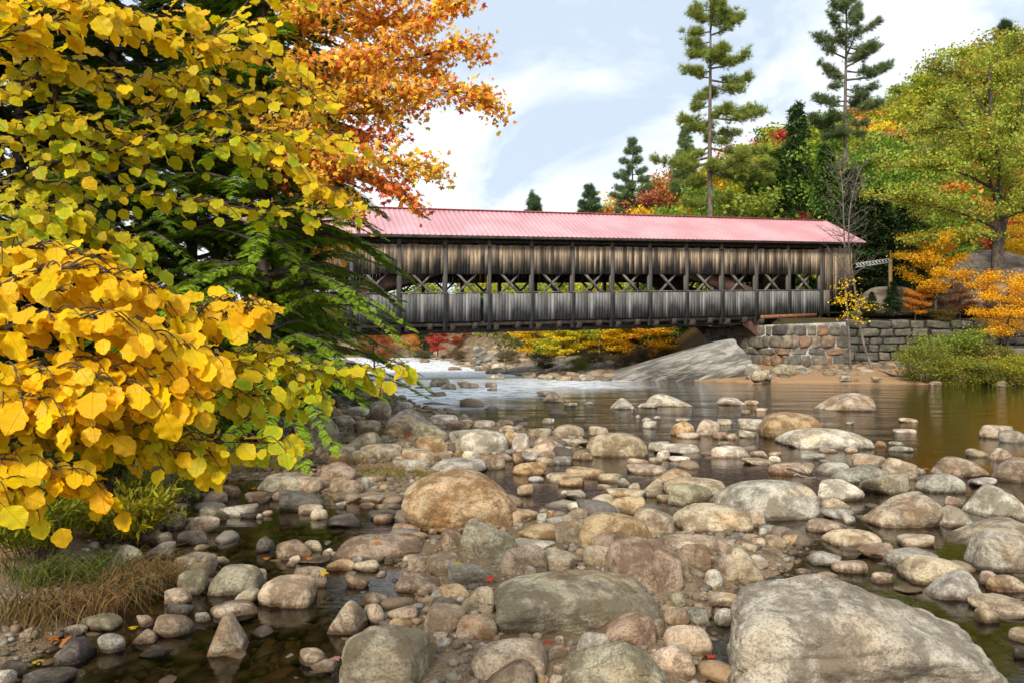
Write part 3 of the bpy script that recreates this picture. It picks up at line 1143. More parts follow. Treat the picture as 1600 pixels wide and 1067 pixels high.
def fit_stone(v, u0, v0, u1, v1, depth=0.72, bury=0.26, zg=0.0, hmax=1.25):
    """scale and place a unit stone so that its part above zg shows in the given frame of the photo"""
    W = u1 - u0; H = v1 - v0
    g = G((u0 + u1) / 2, v1, zg)
    sx = W / 2 / F * (g[1] + 0.3); cx, cy = g[0], g[1] + sx * depth * 0.8
    sz = sx * 0.5; dp = depth
    for it in range(16):
        sy = sx * dp
        q = v * [sx, sy, sz]
        q[:, 2] += zg + sz * (1 - 2 * bury)
        q[:, 0] += cx; q[:, 1] += cy
        m = q[:, 2] >= zg - 1e-4
        yy = np.maximum(q[m, 1], 0.5)
        uu = CX + F * q[m, 0] / yy; vv = HV - F * (q[m, 2] - CH) / yy
        a, b, t, bt = uu.min(), uu.max(), vv.min(), vv.max()
        sx *= (W / (b - a)) ** 0.9
        r = H / max(bt - t, 1e-3)
        sz = sz * r ** 1.1
        if sz < 0.14 * sx:
            sz = 0.14 * sx; dp = max(0.3, dp * r ** 0.5)
        if sz > hmax * sx:
            sz = hmax * sx; dp = min(1.3, dp * 1.05)
        cy += G(0, v1, zg)[1] - G(0, bt, zg)[1]
        cx += ((u0 + u1) - (a + b)) / 2 / F * cy
    return sx, sx * dp, sz, cx, cy, zg + sz * (1 - 2 * bury)


FOOT = []          # footprints x, y, rx, ry, top
STONES = []


def build_rocks():
    rs = np.random.RandomState(11)
    used = set(); anchors = []; recs = []
    for line in ROCKS.strip().split("\n"):
        parts = line.split("|")
        a = parts[0].split()
        ox, oy, k = CR[a[0]]
        x0, y0, x1, y1 = [float(q) for q in a[1:5]]
        u0, u1, v0, v1 = ox + x0 / k, ox + x1 / k, oy + y0 / k, oy + y1 / k
        recs.append(dict(px=(u0, v0, u1, v1), kind=a[5], col=a[6], poly=a[7] if len(a) > 7 else None,
                         name=parts[1] if len(parts) > 1 else None, rest=parts[2] if len(parts) > 2 else None))
        if len(parts) > 1:
            anchors.append((parts[1], (u0 + u1) / 2, (v0 + v1) / 2))
    for r in recs:
        u0, v0, u1, v1 = r['px']
        w = u1 - u0
        sub = 6 if w > 180 else 5 if w > 85 else 4 if w > 26 else 3
        v, Fc = stone_mesh(r['kind'], rs, sub, r['poly'])
        if r['kind'] != 'h' and not r['poly']:
            an = rs.uniform(-0.5, 0.5)
            c, s = math.cos(an), math.sin(an)
            v = v @ np.array([[c, s, 0], [-s, c, 0], [0, 0, 1]])
            v = v / np.abs(v).max(0)
        g0 = G((u0 + u1) / 2, v1)
        zt = ground_z(g0[0], g0[1])
        zg = max(0.0, min(zt, 0.12)) - 0.004
        sx, sy, sz, cx, cy, cz = fit_stone(v, u0, v0, u1, v1, depth=rs.uniform(0.62, 0.85) if w < 300 else 0.6, zg=zg,
                                            bury={'f': .44, 'e': .40, 'r': .34, 'a': .36, 's': .28, 'h': .26}[r['kind']] if w < 300 else .26)
        g = Geo(); g.add(v * [sx, sy, sz], Fc)
        big = sx > 0.26
        o = link("boulder" if big else "river_stone", g.mesh("stone"), M_ROCK, loc=(cx, cy, cz))
        c = np.array(RC[r['col']]) * rs.uniform(0.85, 1.12)
        c = c * (1 + rs.uniform(-0.025, 0.025, 3)) * (0.74 if r['poly'] == 'big' else 1)
        o.color = (*c, 1)
        FOOT.append((cx, cy, sx * 0.9, sy * 0.9, cz + sz * 0.5))
        STONES.append((o, r, sx, sy, sz))
        if r['name']:
            lab = r['name'] + " " + r['rest']
        else:
            mu, mv = (u0 + u1) / 2, (v0 + v1) / 2
            near = sorted(anchors, key=lambda q: math.hypot(q[1] - mu, (q[2] - mv) * 1.3))
            size = 'tiny' if sx < 0.07 else 'small' if sx < 0.16 else 'mid-sized' if sx < 0.3 else 'large'
            base = size + " " + RN[r['col']] + " " + KN[r['kind']] + " stone"
            lab = None
            for nm, au, av in near[:5]:
                du, dv = mu - au, (mv - av) * 1.6
                rel = ('right of' if du > 0 else 'left of') if abs(du) > abs(dv) else ('in front of' if dv > 0 else 'behind')
                cand = base + " just " + rel + " the " + nm
                if cand not in used:
                    lab = cand; break
            if lab is None:
                for i in range(0, 4):
                    for j in range(i + 1, 6):
                        cand = base + " between the " + near[i][0] + " and the " + near[j][0]
                        if lab is None and cand not in used and len(cand.split()) <= 16:
                            lab = cand
            lab = lab or base + " off the " + near[0][0]
        used.add(lab)
        tag(o, lab, "boulder" if big else "stone", group="rocks of the river bed and gravel bar")


build_rocks()


# ------------------------------------------------------------------ pebbles between the rocks, on the bar and under water
def build_pebbles():
    rs = np.random.RandomState(3)
    T = []
    for k in range(6):
        v, f = stone_mesh('r' if k % 2 else 'e', rs, 2)
        T.append((v, f))
    ft = np.array([q[:4] for q in FOOT])

    def sow(name, n, ymin, ymax, s0, s1, wet):
        per = [[] for _ in T]
        cnt = 0
        while cnt < n:
            m = 6000
            vv = HV + F * CH / np.exp(rs.uniform(math.log(ymin), math.log(ymax), m))
            uu = rs.uniform(-80, 1680, m)
            Y = CH * F / (vv - HV); X = (uu - CX) / F * Y
            Z = terrain(X[:, None], Y[:, None])[:, 0]
            dl = sd_poly(X, Y, LEFTBANK)
            ok = (Z < 0.16) & (dl < 0.15) & (sd_poly(X, Y, RIGHTBANK) < 0.0)
            ok &= (Z > -0.03) if not wet else (Z < -0.005)
            ok &= (Z > -0.42)
            X, Y, Z = X[ok], Y[ok], Z[ok]
            keep = np.ones(len(X), bool)
            for a in range(0, len(X), 2000):
                dx = (X[a:a + 2000, None] - ft[None, :, 0]) / ft[None, :, 2]
                dy = (Y[a:a + 2000, None] - ft[None, :, 1]) / ft[None, :, 3]
                keep[a:a + 2000] = (dx * dx + dy * dy).min(1) > (0.75 if wet else 1.5)
            X, Y, Z = X[keep], Y[keep], Z[keep]
            sc = np.exp(rs.uniform(math.log(s0), math.log(s1), len(X))) * (Y / 7.0) ** 0.75
            for k in range(len(T)):
                sel = np.arange(len(X)) % len(T) == k
                per[k].append(np.stack([X[sel], Y[sel], Z[sel], sc[sel]], -1))
            cnt += len(X)
        g = Geo()
        for k, (v, f) in enumerate(T):
            q = np.concatenate(per[k])
            K = len(q)
            an = rs.uniform(0, 6.28, K)
            M = np.zeros((K, 3, 3)); M[:, 0, 0] = np.cos(an); M[:, 0, 1] = -np.sin(an); M[:, 1, 0] = np.sin(an); M[:, 1, 1] = np.cos(an); M[:, 2, 2] = 1
            s = q[:, 3:4] * np.stack([rs.uniform(0.9, 1.5, K), rs.uniform(0.8, 1.1, K), rs.uniform(0.45, 0.85, K)], -1)
            pos = q[:, :3].copy()
            pos[:, 2] += s[:, 2] * rs.uniform(0.1, 0.75, K)
            if wet:
                pos[:, 2] = np.where(pos[:, 2] + s[:, 2] > 0.004, np.where(rs.rand(K) < 0.92, -0.006 - s[:, 2], pos[:, 2]), pos[:, 2])
            scatter(g, v, f, M, pos, s)
        o = link(name, g.mesh(name), M_PEB)
        tag(o, kind="stuff")
        return o

    o = sow("pebbles", 4200, 3.3, 40, 0.008, 0.052, False)
    tag(o, "small mixed pebbles and cobbles filling the gaps between the river rocks", "pebbles")
    o = sow("riverbed_stones", 5200, 3.3, 30, 0.03, 0.15, True)
    tag(o, "brown stones lying under the clear shallow water", "pebbles")


build_pebbles()


# ------------------------------------------------------------------ the covered bridge
TH = R(18)
BE = np.array([math.cos(TH), math.sin(TH), 0.0]); BN = np.array([-math.sin(TH), math.cos(TH), 0.0])
BO = np.array([0.0, 41.0, 3.47]); BSL = 0.03
S0, S1, SE = -14.2, 21.85, 24.45     # left end, last post, end of the right-hand wing wall
BAY = 2.577
POSTS = [-6.5 + BAY * i for i in range(-3, 12)]
BW = 6.4


def B(v):
    """bridge frame (along, across, up) -> scene"""
    v = np.asarray(v, float)
    return BO + v[..., 0:1] * BE + v[..., 1:2] * BN + np.array([0, 0, 1.0]) * (v[..., 2:3] + BSL * v[..., 0:1])


M_UPPER = mat_wood("weathered_tan_boards", (0.44, 0.325, 0.21), (0.21, 0.158, 0.112), (0.042, 0.038, 0.034), 0, 1, 1.0)
M_LOWER = mat_wood("weathered_grey_boards", (0.26, 0.25, 0.235), (0.155, 0.15, 0.145), (0.055, 0.054, 0.053), 0, 1, 1.1)
M_POSTW = mat_wood("dark_weathered_posts", (0.30, 0.235, 0.17), (0.17, 0.158, 0.145), (0.085, 0.082, 0.08), 0, 1, 0.6)
M_BRACE = mat_simple("grey_timber", (0.09, 0.08, 0.07), (0.24, 0.215, 0.18), 5, 0.85, 0.4, stretch=(1, 1, 0.4), isl=0.4)
M_BEAM = mat_simple("dark_timber", (0.035, 0.027, 0.022), (0.08, 0.06, 0.048), 4, 0.85, 0.4, isl=0.4)
M_ARCH = mat_simple("brown_laminated_arch", (0.10, 0.052, 0.038), (0.15, 0.08, 0.06), 3, 0.7, 0.2)
M_RUST = mat_simple("reddish_timber", (0.20, 0.075, 0.035), (0.34, 0.15, 0.07), 3, 0.75, 0.3, stretch=(3, 3, 1))
M_ROOF = mat_simple("pink_metal_roof", (0.54, 0.255, 0.27), (0.66, 0.35, 0.365), 0.35, 0.30, 0.04, 30, 0.0, 0.5, dist=0.003)


def boards(g, rs, s0, s1, d, h0, h1, face=-1, w=0.2, jit=0.03, top=None, jb=0.03, gap=0.0):
    """vertical planks, each a separate board; uv.y carries the height along the board"""
    s = s0
    while s < s1 - 0.04:
        ww = min(w * rs.uniform(0.75, 1.2), s1 - s)
        a0 = h0 + rs.uniform(-jb, jb); a1 = (h1 if top is None else top(s + ww / 2)) + rs.uniform(-jit, jit)
        dd = d + rs.uniform(-0.008, 0.008)
        v = np.array([[s + .004, dd, a0], [s + ww - .004, dd, a0], [s + ww - .004, dd + .028, a0], [s + .004, dd + .028, a0],
                      [s + .004, dd, a1], [s + ww - .004, dd, a1], [s + ww - .004, dd + .028, a1], [s + .004, dd + .028, a1]], float)
        hh = np.where(BOXF < 4, 0.0, 1.0)
        uv = np.stack([np.full(BOXF.shape, s * 0.1), hh], -1)
        g.add(B(v), BOXF, uv)
        s += ww + gap


def uvpost(g, s, d, w, t, h0, h1):
    v = np.array([[s - w / 2, d, h0], [s + w / 2, d, h0], [s + w / 2, d + t, h0], [s - w / 2, d + t, h0],
                  [s - w / 2, d, h1], [s + w / 2, d, h1], [s + w / 2, d + t, h1], [s - w / 2, d + t, h1]], float)
    uv = np.stack([np.full(BOXF.shape, 0.5), np.where(BOXF < 4, 0.0, 1.0)], -1)
    g.add(B(v), BOXF, uv)


def build_bridge():
    rs = np.random.RandomState(21)
    root = empty("covered_bridge", "long weathered wooden covered bridge with a pink metal roof spanning the river", "bridge", tuple(B([5.0, 3.2, 0.0])))
    org = np.array(root.location)

    def part(name, g, mat, uv=False, parent=root, label=None, smooth=False):
        o = link(name, g.mesh(name, org, smooth=smooth, uv=uv), mat, parent=parent)
        if label: o["label"] = label
        return o
    H1, H2, H3 = 1.57, 2.67, 4.31
    for side, d in ((0, 0.0), (1, BW)):
        g = Geo()
        boards(g, rs, S0, S1 + 0.1, d, H2, H3, jb=0.012)
        part("upper_siding", g, M_UPPER, True)
        # lower siding, one panel for each bay
        for i in range(len(POSTS) - 1):
            g = Geo()
            a, b = POSTS[i], POSTS[i + 1]
            if side == 0 and i == 4:      # missing board next to a post
                boards(g, rs, a, b - 0.52, d, 0, H1, jit=0.012, jb=0.012)
                boards(g, rs, b - 0.36, b, d, 0, H1, jit=0.012, jb=0.012)
            else:
                boards(g, rs, a, b, d, 0, H1 + rs.uniform(-.03, .03), jit=0.012, jb=0.012)
            pn = part("siding_panel", g, M_LOWER, True)
            g = Geo(); bar(g, [a, d + 0.01, H1 + 0.055], [b, d + 0.01, H1 + 0.055], 0.12, 0.04, fn=B)
            part("panel_rail", g, M_BRACE, parent=pn)
        for s in POSTS:
            g = Geo()
            dd = d - 0.045 if side == 0 else d + 0.03
            uvpost(g, s, dd, 0.21 + rs.uniform(-.03, .03), 0.045, -0.02, H3 + (0.0 if side else -0.02))
            uvpost(g, s, d + 0.06, 0.22, 0.22, -0.5, 4.62)
            part("post", g, M_POSTW, True)
        sgn = 1 if side == 0 else -1
        for i in range(len(POSTS) - 1):
            c = (POSTS[i] + POSTS[i + 1]) / 2 + rs.uniform(-.06, .06) + 0.05
            for q in (-1, 1):
                g = Geo()
                dd = d + sgn * (0.16 + (0.13 if q > 0 else 0.0))
                k = 0.98
                bar(g, [c - q * k, dd, 2.12 - 1.0], [c + q * k, dd, 2.12 + 1.0], 0.11, 0.21, up=(0, 1, 0), fn=B)
                part("brace", g, M_BRACE)
        # laminated arch that carries the span
        g = Geo()
        ss = np.linspace(-12.8, 19.8, 28)
        hc = 4.05 - 0.0152 * (ss - 3.5) ** 2
        dd = d + sgn * 0.62
        v = []
        for s_, h_ in zip(ss, hc):
            v += [[s_, dd - .15, h_ - .5], [s_, dd + .15, h_ - .5], [s_, dd + .15, h_ + .42], [s_, dd - .15, h_ + .42]]
        f = []
        for i in range(len(ss) - 1):
            for j in range(4):
                f.append([4 * i + j, 4 * i + (j + 1) % 4, 4 * i + 4 + (j + 1) % 4, 4 * i + 4 + j])
        g.add(B(np.array(v)), f)
        part("arch", g, M_ARCH)
        # top plate and bottom chord
        g = Geo()
        bar(g, [S0, d + sgn * .25, 4.55], [SE, d + sgn * .25, 4.55], 0.3, 0.22, fn=B)
        part("top_plate", g, M_BEAM)
        g = Geo()
        bar(g, [S0, d + sgn * .3, -0.14], [SE - 3.0, d + sgn * .3, -0.14], 0.35, 0.26, fn=B)
        part("bottom_chord", g, M_BEAM)
    # right-hand wing wall, full height, brown
    for d in (0.0, BW):
        g = Geo()
        boards(g, rs, S1 + 0.12, SE, d - 0.01, 0.9, 4.5, w=0.17, top=lambda s: 4.42, jb=0.08)
        part("wing_wall", g, M_UPPER, True, label="full height brown boarding at the right end")
        g = Geo()
        boards(g, rs, S1 + 0.02, S1 + 0.7, d - 0.03, 0.02, 1.6, w=0.2)
        part("wing_post", g, M_POSTW, True)
    # gable ends
    def rise(dd):
        return 4.75 + (6.82 - 4.75) * (1 - abs(dd - BW / 2) / (BW / 2 + 0.55))
    for s in (S0 + 0.05, SE - 0.05):
        g = Geo()
        q = 0.0
        while q < BW:
            t0 = rise(q + 0.1) - 0.06
            b0 = 4.35 if 0.9 < q < BW - 0.9 else 0.3
            v = np.array([[s, q, b0], [s, q + .19, b0], [s + .03, q + .19, b0], [s + .03, q, b0], [s, q, t0], [s, q + .19, t0], [s + .03, q + .19, t0], [s + .03, q, t0]])
            g.add(B(v), BOXF, np.stack([np.full(BOXF.shape, q), np.where(BOXF < 4, 0.0, 1.0)], -1))
            q += 0.2
        part("gable_boards", g, M_UPPER, True)
    # floor, cross beams
    g = Geo(); box(g, S0, SE - 0.4, 0.3, BW - 0.3, 0.02, 0.12, fn=B); part("deck", g, M_BEAM)
    for i, s in enumerate(np.arange(S0 + 0.4, SE - 3.5, BAY / 2)):
        g = Geo()
        dz = -0.16 if i % 2 else -0.26
        bar(g, [s, -0.12, -0.10 + dz], [s, BW + 0.12, -0.10 + dz], 0.22, 0.34, fn=B)
        if i % 2:
            bar(g, [s + .02, 0.05, -0.62], [s + .02, 0.05, -0.30], 0.05, 0.05, up=(0, 1, 0), fn=B)
            bar(g, [s - .12, 0.05, -0.62], [s + .16, 0.05, -0.62], 0.06, 0.05, fn=B)
        part("floor_beam", g, M_BEAM)
    g = Geo()
    for d in (0.9, BW / 2, BW - 0.9):
        bar(g, [S0, d, -0.42], [SE - 4, d, -0.42], 0.22, 0.36, fn=B)
    part("girder", g, M_BEAM)
    for i in range(1, 13, 2):       # slanting under-braces
        g = Geo()
        s = S0 + i * BAY
        bar(g, [s, 0.5, -0.62], [s + BAY * 1.6, 0.5, -0.28], 0.12, 0.16, fn=B)
        part("sway_brace", g, M_BEAM)
    # brackets and the reddish bearing timber at the abutment
    for s, w in ((15.6, 1.75), (20.6, 1.6)):
        g = Geo()
        for d in (0.25, BW - 0.45):
            v = np.array([[s, d, -0.25], [s + w, d, -0.25], [s + w, d, -1.75], [s, d + .2, -0.25], [s + w, d + .2, -0.25], [s + w, d + .2, -1.75]])
            g.add(B(v), [[0, 2, 1], [3, 4, 5]]); g.add(B(v), [[0, 1, 4, 3], [1, 2, 5, 4], [2, 0, 3, 5]])
        part("bracket", g, M_ARCH)
    g = Geo(); bar(g, [17.0, -0.02, -0.12], [21.4, -0.02, -0.06], 0.18, 0.22, fn=B)
    part("bearing_timber", g, M_RUST, label="reddish brown bearing timber")
    # roof: two ribbed metal slopes
    e, k = 0.62, BW / 2
    he, hr = 4.76, 6.85
    R0, R1 = S0 - 0.6, 24.9
    roof = None
    for sgn in (-1, 1):
        g = Geo()
        def rp(s, t, up):
            dd = k + sgn * (k + e) * (1 - t)
            h = he + (hr - he) * t
            n = np.array([0, sgn * (hr - he), (k + e)]); n = n / np.linalg.norm(n)
            return np.array([s, dd, h]) + n * up
        prof = []
        s = R0
        step = 0.30
        while s < R1 - 0.01:
            prof += [(s, 0), (s + step - .07, 0), (s + step - .05, .035), (s + step - .02, .035)]
            s += step
        prof.append((R1, 0))
        v = []
        nt = 9
        for ti in range(nt):
            t = ti / (nt - 1)
            sag = 0.0
            for (s, up) in prof:
                v.append(rp(s, t, up + sag + rs.uniform(-.002, .002)))
        v = np.array(v); m = len(prof)
        f = []
        for ti in range(nt - 1):
            a = np.arange(m - 1) + ti * m
            f.append(np.stack([a, a + 1, a + 1 + m, a + m], -1))
        f = np.concatenate(f)
        g.add(B(v), f if sgn < 0 else f[:, ::-1])
        o = part("roof_slope", g, M_ROOF)
        g2 = Geo()
        a, b = rp(R0, 0, -0.09), rp(R1, 0, -0.09)
        bar(g2, a, b, 0.05, 0.16, fn=B)
        part("fascia", g2, M_BEAM, parent=o)
        g2 = Geo()
        for s in (R0, R1 - 0.03):
            bar(g2, rp(s, 0, -0.02), rp(s, 1, -0.02), 0.05, 0.14, up=(1, 0, 0), fn=B)
        part("rake_trim", g2, M_ROOF, parent=o)
        g2 = Geo()
        box_v = np.array([rp(R0 + .1, 0.02, -.07), rp(R1 - .1, 0.02, -.07), rp(R1 - .1, 1, -.07), rp(R0 + .1, 1, -.07)])
        g2.add(B(box_v), [[0, 1, 2, 3]])
        for s in np.arange(R0 + .3, R1, BAY / 2):
            bar(g2, rp(s, 0.03, -.17), rp(s, 1, -.17), 0.12, 0.18, up=(1, 0, 0), fn=B)
        part("roof_boarding", g2, M_BEAM, parent=o)
    g = Geo(); bar(g, [R0, k, hr + 0.03], [R1, k, hr + 0.03], 0.34, 0.05, fn=B)
    part("ridge_cap", g, mat_simple("dark_pink_ridge", (0.30, 0.09, 0.09), (0.40, 0.14, 0.14), 2, 0.5, 0.1))


build_bridge()


# ------------------------------------------------------------------ stone walls
def mat_wallstone(name, stops, moss=0.3):
    m = Mat(name)
    ge = m.n("NewGeometry"); tc = m.n("TexCoord"); v = tc.outputs["Object"]
    r = ge.outputs["Random Per Island"]
    c = m.ramp(r, stops)
    n = m.noise(v, 3.0, 8, 0.65)
    c = m.mix(m.step(n, 0.40, 0.62), hsv(m, c, 0.5, 1, 0.6), c)
    n2 = m.noise(v, 1.1, 6, 0.6)
    c = m.mix(m.step(n2, 0.50, 0.66, 0, moss), c, (0.10, 0.10, 0.05))
    n3 = m.noise(v, 26, 5, 0.7)
    c = m.mix(m.step(n3, 0.54, 0.68, 0, 0.5), c, hsv(m, c, 0.5, 0.7, 1.6))
    return m.done(m.bsdf(c, 0.88, m.bump(m.noise(v, 8, 9, 0.7), 0.7, 0.05), 0.2))


M_WS1 = mat_wallstone("abutment_stone", [(0, (0.19, 0.16, 0.12)), (0.3, (0.26, 0.22, 0.17)), (0.55, (0.12, 0.115, 0.10)), (0.8, (0.32, 0.26, 0.19)), (0.93, (0.34, 0.19, 0.10)), (1, (0.33, 0.30, 0.25))], 0.3)
M_WS2 = mat_wallstone("dry_wall_stone", [(0, (0.13, 0.12, 0.095)), (0.3, (0.19, 0.175, 0.14)), (0.6, (0.10, 0.095, 0.08)), (0.85, (0.24, 0.21, 0.16)), (1, (0.16, 0.15, 0.12))], 0.75)
M_MORTAR = mat_simple("pale_mortar", (0.10, 0.095, 0.085), (0.55, 0.54, 0.51), 0.8, 0.9, 0.5)
M_DARKGAP = mat_simple("dark_joint_earth", (0.012, 0.011, 0.008), (0.04, 0.034, 0.02), 3, 0.95, 0.5)
M_GRANITE = mat_simple("striped_granite_ledge", (0.13, 0.12, 0.10), (0.42, 0.39, 0.335), 0.9, 0.8, 1.0, 2.2, stretch=(0.6, 1.0, 3.4), dist=0.12, rot=(0, R(17), 0))
M_GRANITE2 = mat_simple("brown_ledge", (0.10, 0.075, 0.055), (0.27, 0.22, 0.17), 0.9, 0.85, 0.8, 2.5, stretch=(0.7, 1, 2.2), dist=0.12)


def stone_wall(name, label, path, zb, zt, mat, backing, seed, wid=(0.45, 1.15), hgt=(0.36, 0.62), over=1.02):
    """courses of rough blocks along a plan path, z from zb(s) to zt(s)"""
    rs = np.random.RandomState(seed)
    p = np.array(path, float)
    seg = np.hypot(*np.diff(p, axis=0).T); cum = np.concatenate([[0], np.cumsum(seg)])
    Lt = cum[-1]
    def at(s):
        i = min(max(np.searchsorted(cum, s) - 1, 0), len(seg) - 1)
        t = (s - cum[i]) / seg[i]
        d = (p[i + 1] - p[i]) / seg[i]
        return p[i] + t * (p[i + 1] - p[i]), d
    base = (p[0][0], p[0][1], zb(0))
    root = empty(name, label, "wall", base)
    T = []
    for k in range(8):
        D, Fc = ICO[4]
        r = (np.abs(D[:, 0]) ** 11 + np.abs(D[:, 1]) ** 7 + np.abs(D[:, 2]) ** 11) ** (-1 / 11.)
        r *= 1 + 0.13 * wob(D, 2.8, seed * 10 + k, 3) + 0.05 * wob(D, 9, seed * 10 + k + 100, 3, .6)
        v = D * r[:, None]
        T.append((v / np.abs(v).max(0), Fc))
    g = Geo()
    z = min(zb(0), zb(Lt)) - 0.2
    z0min = z
    zmax = max(zt(0), zt(Lt / 2), zt(Lt))
    row = 0
    while z < zmax:
        h = rs.uniform(*hgt)
        s = -rs.uniform(0, 0.5)
        while s < Lt:
            w = rs.uniform(*wid) * (1.25 if z < zb(0) + 0.5 else 1)
            sc = min(max(s + w / 2, 0), Lt)
            top = zt(sc)
            if z + h * 0.5 < top:
                hh = min(h * rs.uniform(0.92, 1.05), top - z + 0.06)
                q, d = at(sc)
                n = np.array([d[1], -d[0]])
                k = rs.randint(8)
                v, Fc = T[k]
                dep = rs.uniform(0.28, 0.36); out = rs.uniform(-0.05, 0.05)
                vv = v * [w / 2 * over, dep, hh / 2 * over]
                if rs.rand() < .5: vv = vv * [-1, 1, 1]; Fc = Fc[:, ::-1]
                ro = rs.uniform(-0.09, 0.09)
                x = vv[:, 0] * math.cos(ro) - vv[:, 2] * math.sin(ro); zz = vv[:, 0] * math.sin(ro) + vv[:, 2] * math.cos(ro)
                w3 = np.stack([q[0] + d[0] * x + n[0] * (vv[:, 1] + out), q[1] + d[1] * x + n[1] * (vv[:, 1] + out), z + hh / 2 + zz], -1)
                g.add(w3, Fc)
            s += w
        z += h; row += 1
    link("wall_stones", g.mesh("wall_stones", base), mat, parent=root)
    g = Geo()
    ss = np.linspace(0, Lt, int(Lt / 0.5) + 2)
    top = []
    for a, b in zip(ss[:-1], ss[1:]):
        qa, da = at(a + 1e-4); qb, db_ = at(b - 1e-4)
        na = np.array([da[1], -da[0]]) * 0.15; nb = np.array([db_[1], -db_[0]]) * 0.15
        za, zb_ = zt(a) - 0.12, zt(b) - 0.12
        ia, ib = qa - na * 4, qb - nb * 4
        g.add([[qa[0] + na[0], qa[1] + na[1], z0min], [qb[0] + nb[0], qb[1] + nb[1], z0min], [qb[0] + nb[0], qb[1] + nb[1], zb_], [qa[0] + na[0], qa[1] + na[1], za],
               [ia[0], ia[1], za], [ib[0], ib[1], zb_]], [[0, 1, 2, 3], [3, 2, 5, 4]])
    link("joint_filling", g.mesh("joint_filling", base, smooth=False), backing, parent=root)
    return root


stone_wall("bridge_abutment", "mortared stone abutment with white joints carrying the right end of the bridge",
           [(14.3, 52.2), (16.9, 44.4), (21.3, 45.25)], lambda s: 0.15, lambda s: 3.45 + 0.04 * max(0, s - 8), M_WS1, M_MORTAR, 4, (0.4, 1.35), (0.36, 0.78), 1.06)
stone_wall("retaining_wall", "dark mossy dry-stone retaining wall running right from the bridge abutment",
           [(21.3, 45.26), (24.0, 45.7), (33.5, 46.6)], lambda s: 0.4, lambda s: 3.75, M_WS2, M_DARKGAP, 5, (0.6, 1.8), (0.34, 0.6), 1.0)
stone_wall("low_stone_wall", "low grey block wall behind the bushes at the right edge",
           [(29.3, 41.6), (36.5, 41.9)], lambda s: 0.5, lambda s: 1.85, M_WS2, M_DARKGAP, 6, (1.2, 2.6), (0.5, 0.62), 1.0)


def block(name, label, cat, u0, v0, u1, v1, mat, kind='a', poly=None, seed=1, group=None, zg=0.0, sub=5, depth=0.8, base=None, bury=0.26, hmax=1.2, Yc=None):
    """a rock fitted to a frame of the photo; Yc gives its distance when its foot is not on the water level"""
    rs = np.random.RandomState(seed)
    v, Fc = stone_mesh(kind, rs, sub, poly)
    if Yc is None:
        sx, sy, sz, cx, cy, cz = fit_stone(v, u0, v0, u1, v1, depth=depth, zg=zg, bury=bury, hmax=hmax)
    else:
        sx = (u1 - u0) / 2 / F * Yc; sy = sx * depth; sz = (v1 - v0) / 2 / F * Yc
        cx, cy, cz = P((u0 + u1) / 2, (v0 + v1) / 2, Yc)
    g = Geo(); g.add(v * [sx, sy, sz], Fc)
    o = link(name, g.mesh(name), mat, loc=(cx, cy, cz))
    if base is not None: o.color = (*base, 1)
    tag(o, label, cat, group)
    return o


POLY['ledge'] = [(-1, -1), (-.2, -.28), (.55, .5), (1, 1), (1, -1)]
block("granite_ledge", "long striped grey granite ledge sloping up to the abutment under the bridge", "rock ledge", 930, 529, 1178, 594, M_GRANITE, 'a', 'ledge', 3, sub=6, depth=0.55, bury=0.2)
block("granite_ledge", "smaller smooth grey ledge below the abutment, in front of the striped one", "rock ledge", 1088, 566, 1176, 594, M_GRANITE, 'a', 'ramp', 8, sub=5, depth=0.6, bury=0.2)
for i, (u0, v0, u1, v1, c, lb) in enumerate([
        (1163, 566, 1190, 590, 'g', "grey block wedged beside the smooth ledge below the abutment"), (1172, 578, 1200, 593, 't', "low tan stone at the foot of the abutment corner"),
        (1188, 575, 1206, 592, 'v', "mossy stone leaning on the abutment foot"), (1202, 568, 1245, 589, 'v', "wide mossy block at the abutment foot"),
        (1240, 577, 1258, 587, 'g', "grey cobble on the sand beside the abutment"), (1279, 575, 1297, 585, 'g', "pale blue-grey cobble alone on the sandy beach"),
        (1311, 586, 1330, 594, 'g', "flat blue-grey stone on the sand near the water"), (1328, 591, 1344, 598, 'b', "dark flat stone at the edge of the sandy beach"),
        (1360, 587, 1378, 593, 't', "thin tan stone beside the driftwood on the beach"), (1352, 592, 1372, 597, 'g', "thin grey stone in front of the driftwood"),
        (1450, 595, 1472, 602, 'b', "brown flat stone under the waterside bushes"), (1556, 594, 1572, 604, 'b', "brown stone at the water under the bushes near the right edge"),
        (1393, 568, 1418, 578, 'g', "grey rock between the dry-stone wall and the bushes"), (1428, 543, 1475, 562, 'g', "greenish grey slanting boulder on the bushes below the wall")]):
    if i < 12:
        z = 0.0 if v1 > 595 else 0.2
        block("shore_stone", lb, "stone", u0, v0, u1, v1, M_ROCK, 'r', None, 40 + i, "stones on the far right shore", zg=z, sub=3, base=tuple(np.array(RC[c])), depth=0.6)
    else:
        block("shore_boulder", lb, "boulder", u0, v0, u1, v1, M_ROCK, 'a', 'ramp', 40 + i, "stones on the far right shore", sub=4, base=tuple(np.array(RC[c]) * .8), Yc=43.3 if i == 12 else 42.6, depth=0.6)
# ledge on the right slope under the big maple
block("bedrock_outcrop", "bare brown bedrock slope under the big green maple", "rock outcrop", 1440, 392, 1680, 500, M_GRANITE2, 'r', 'taper', 60, sub=6, Yc=51.5, depth=0.45)
block("bedrock_outcrop", "low grey bedrock hump behind the sign post above the wall", "rock outcrop", 1340, 448, 1432, 496, M_GRANITE2, 'r', 'loaf', 61, sub=5, Yc=50.5, depth=0.5)


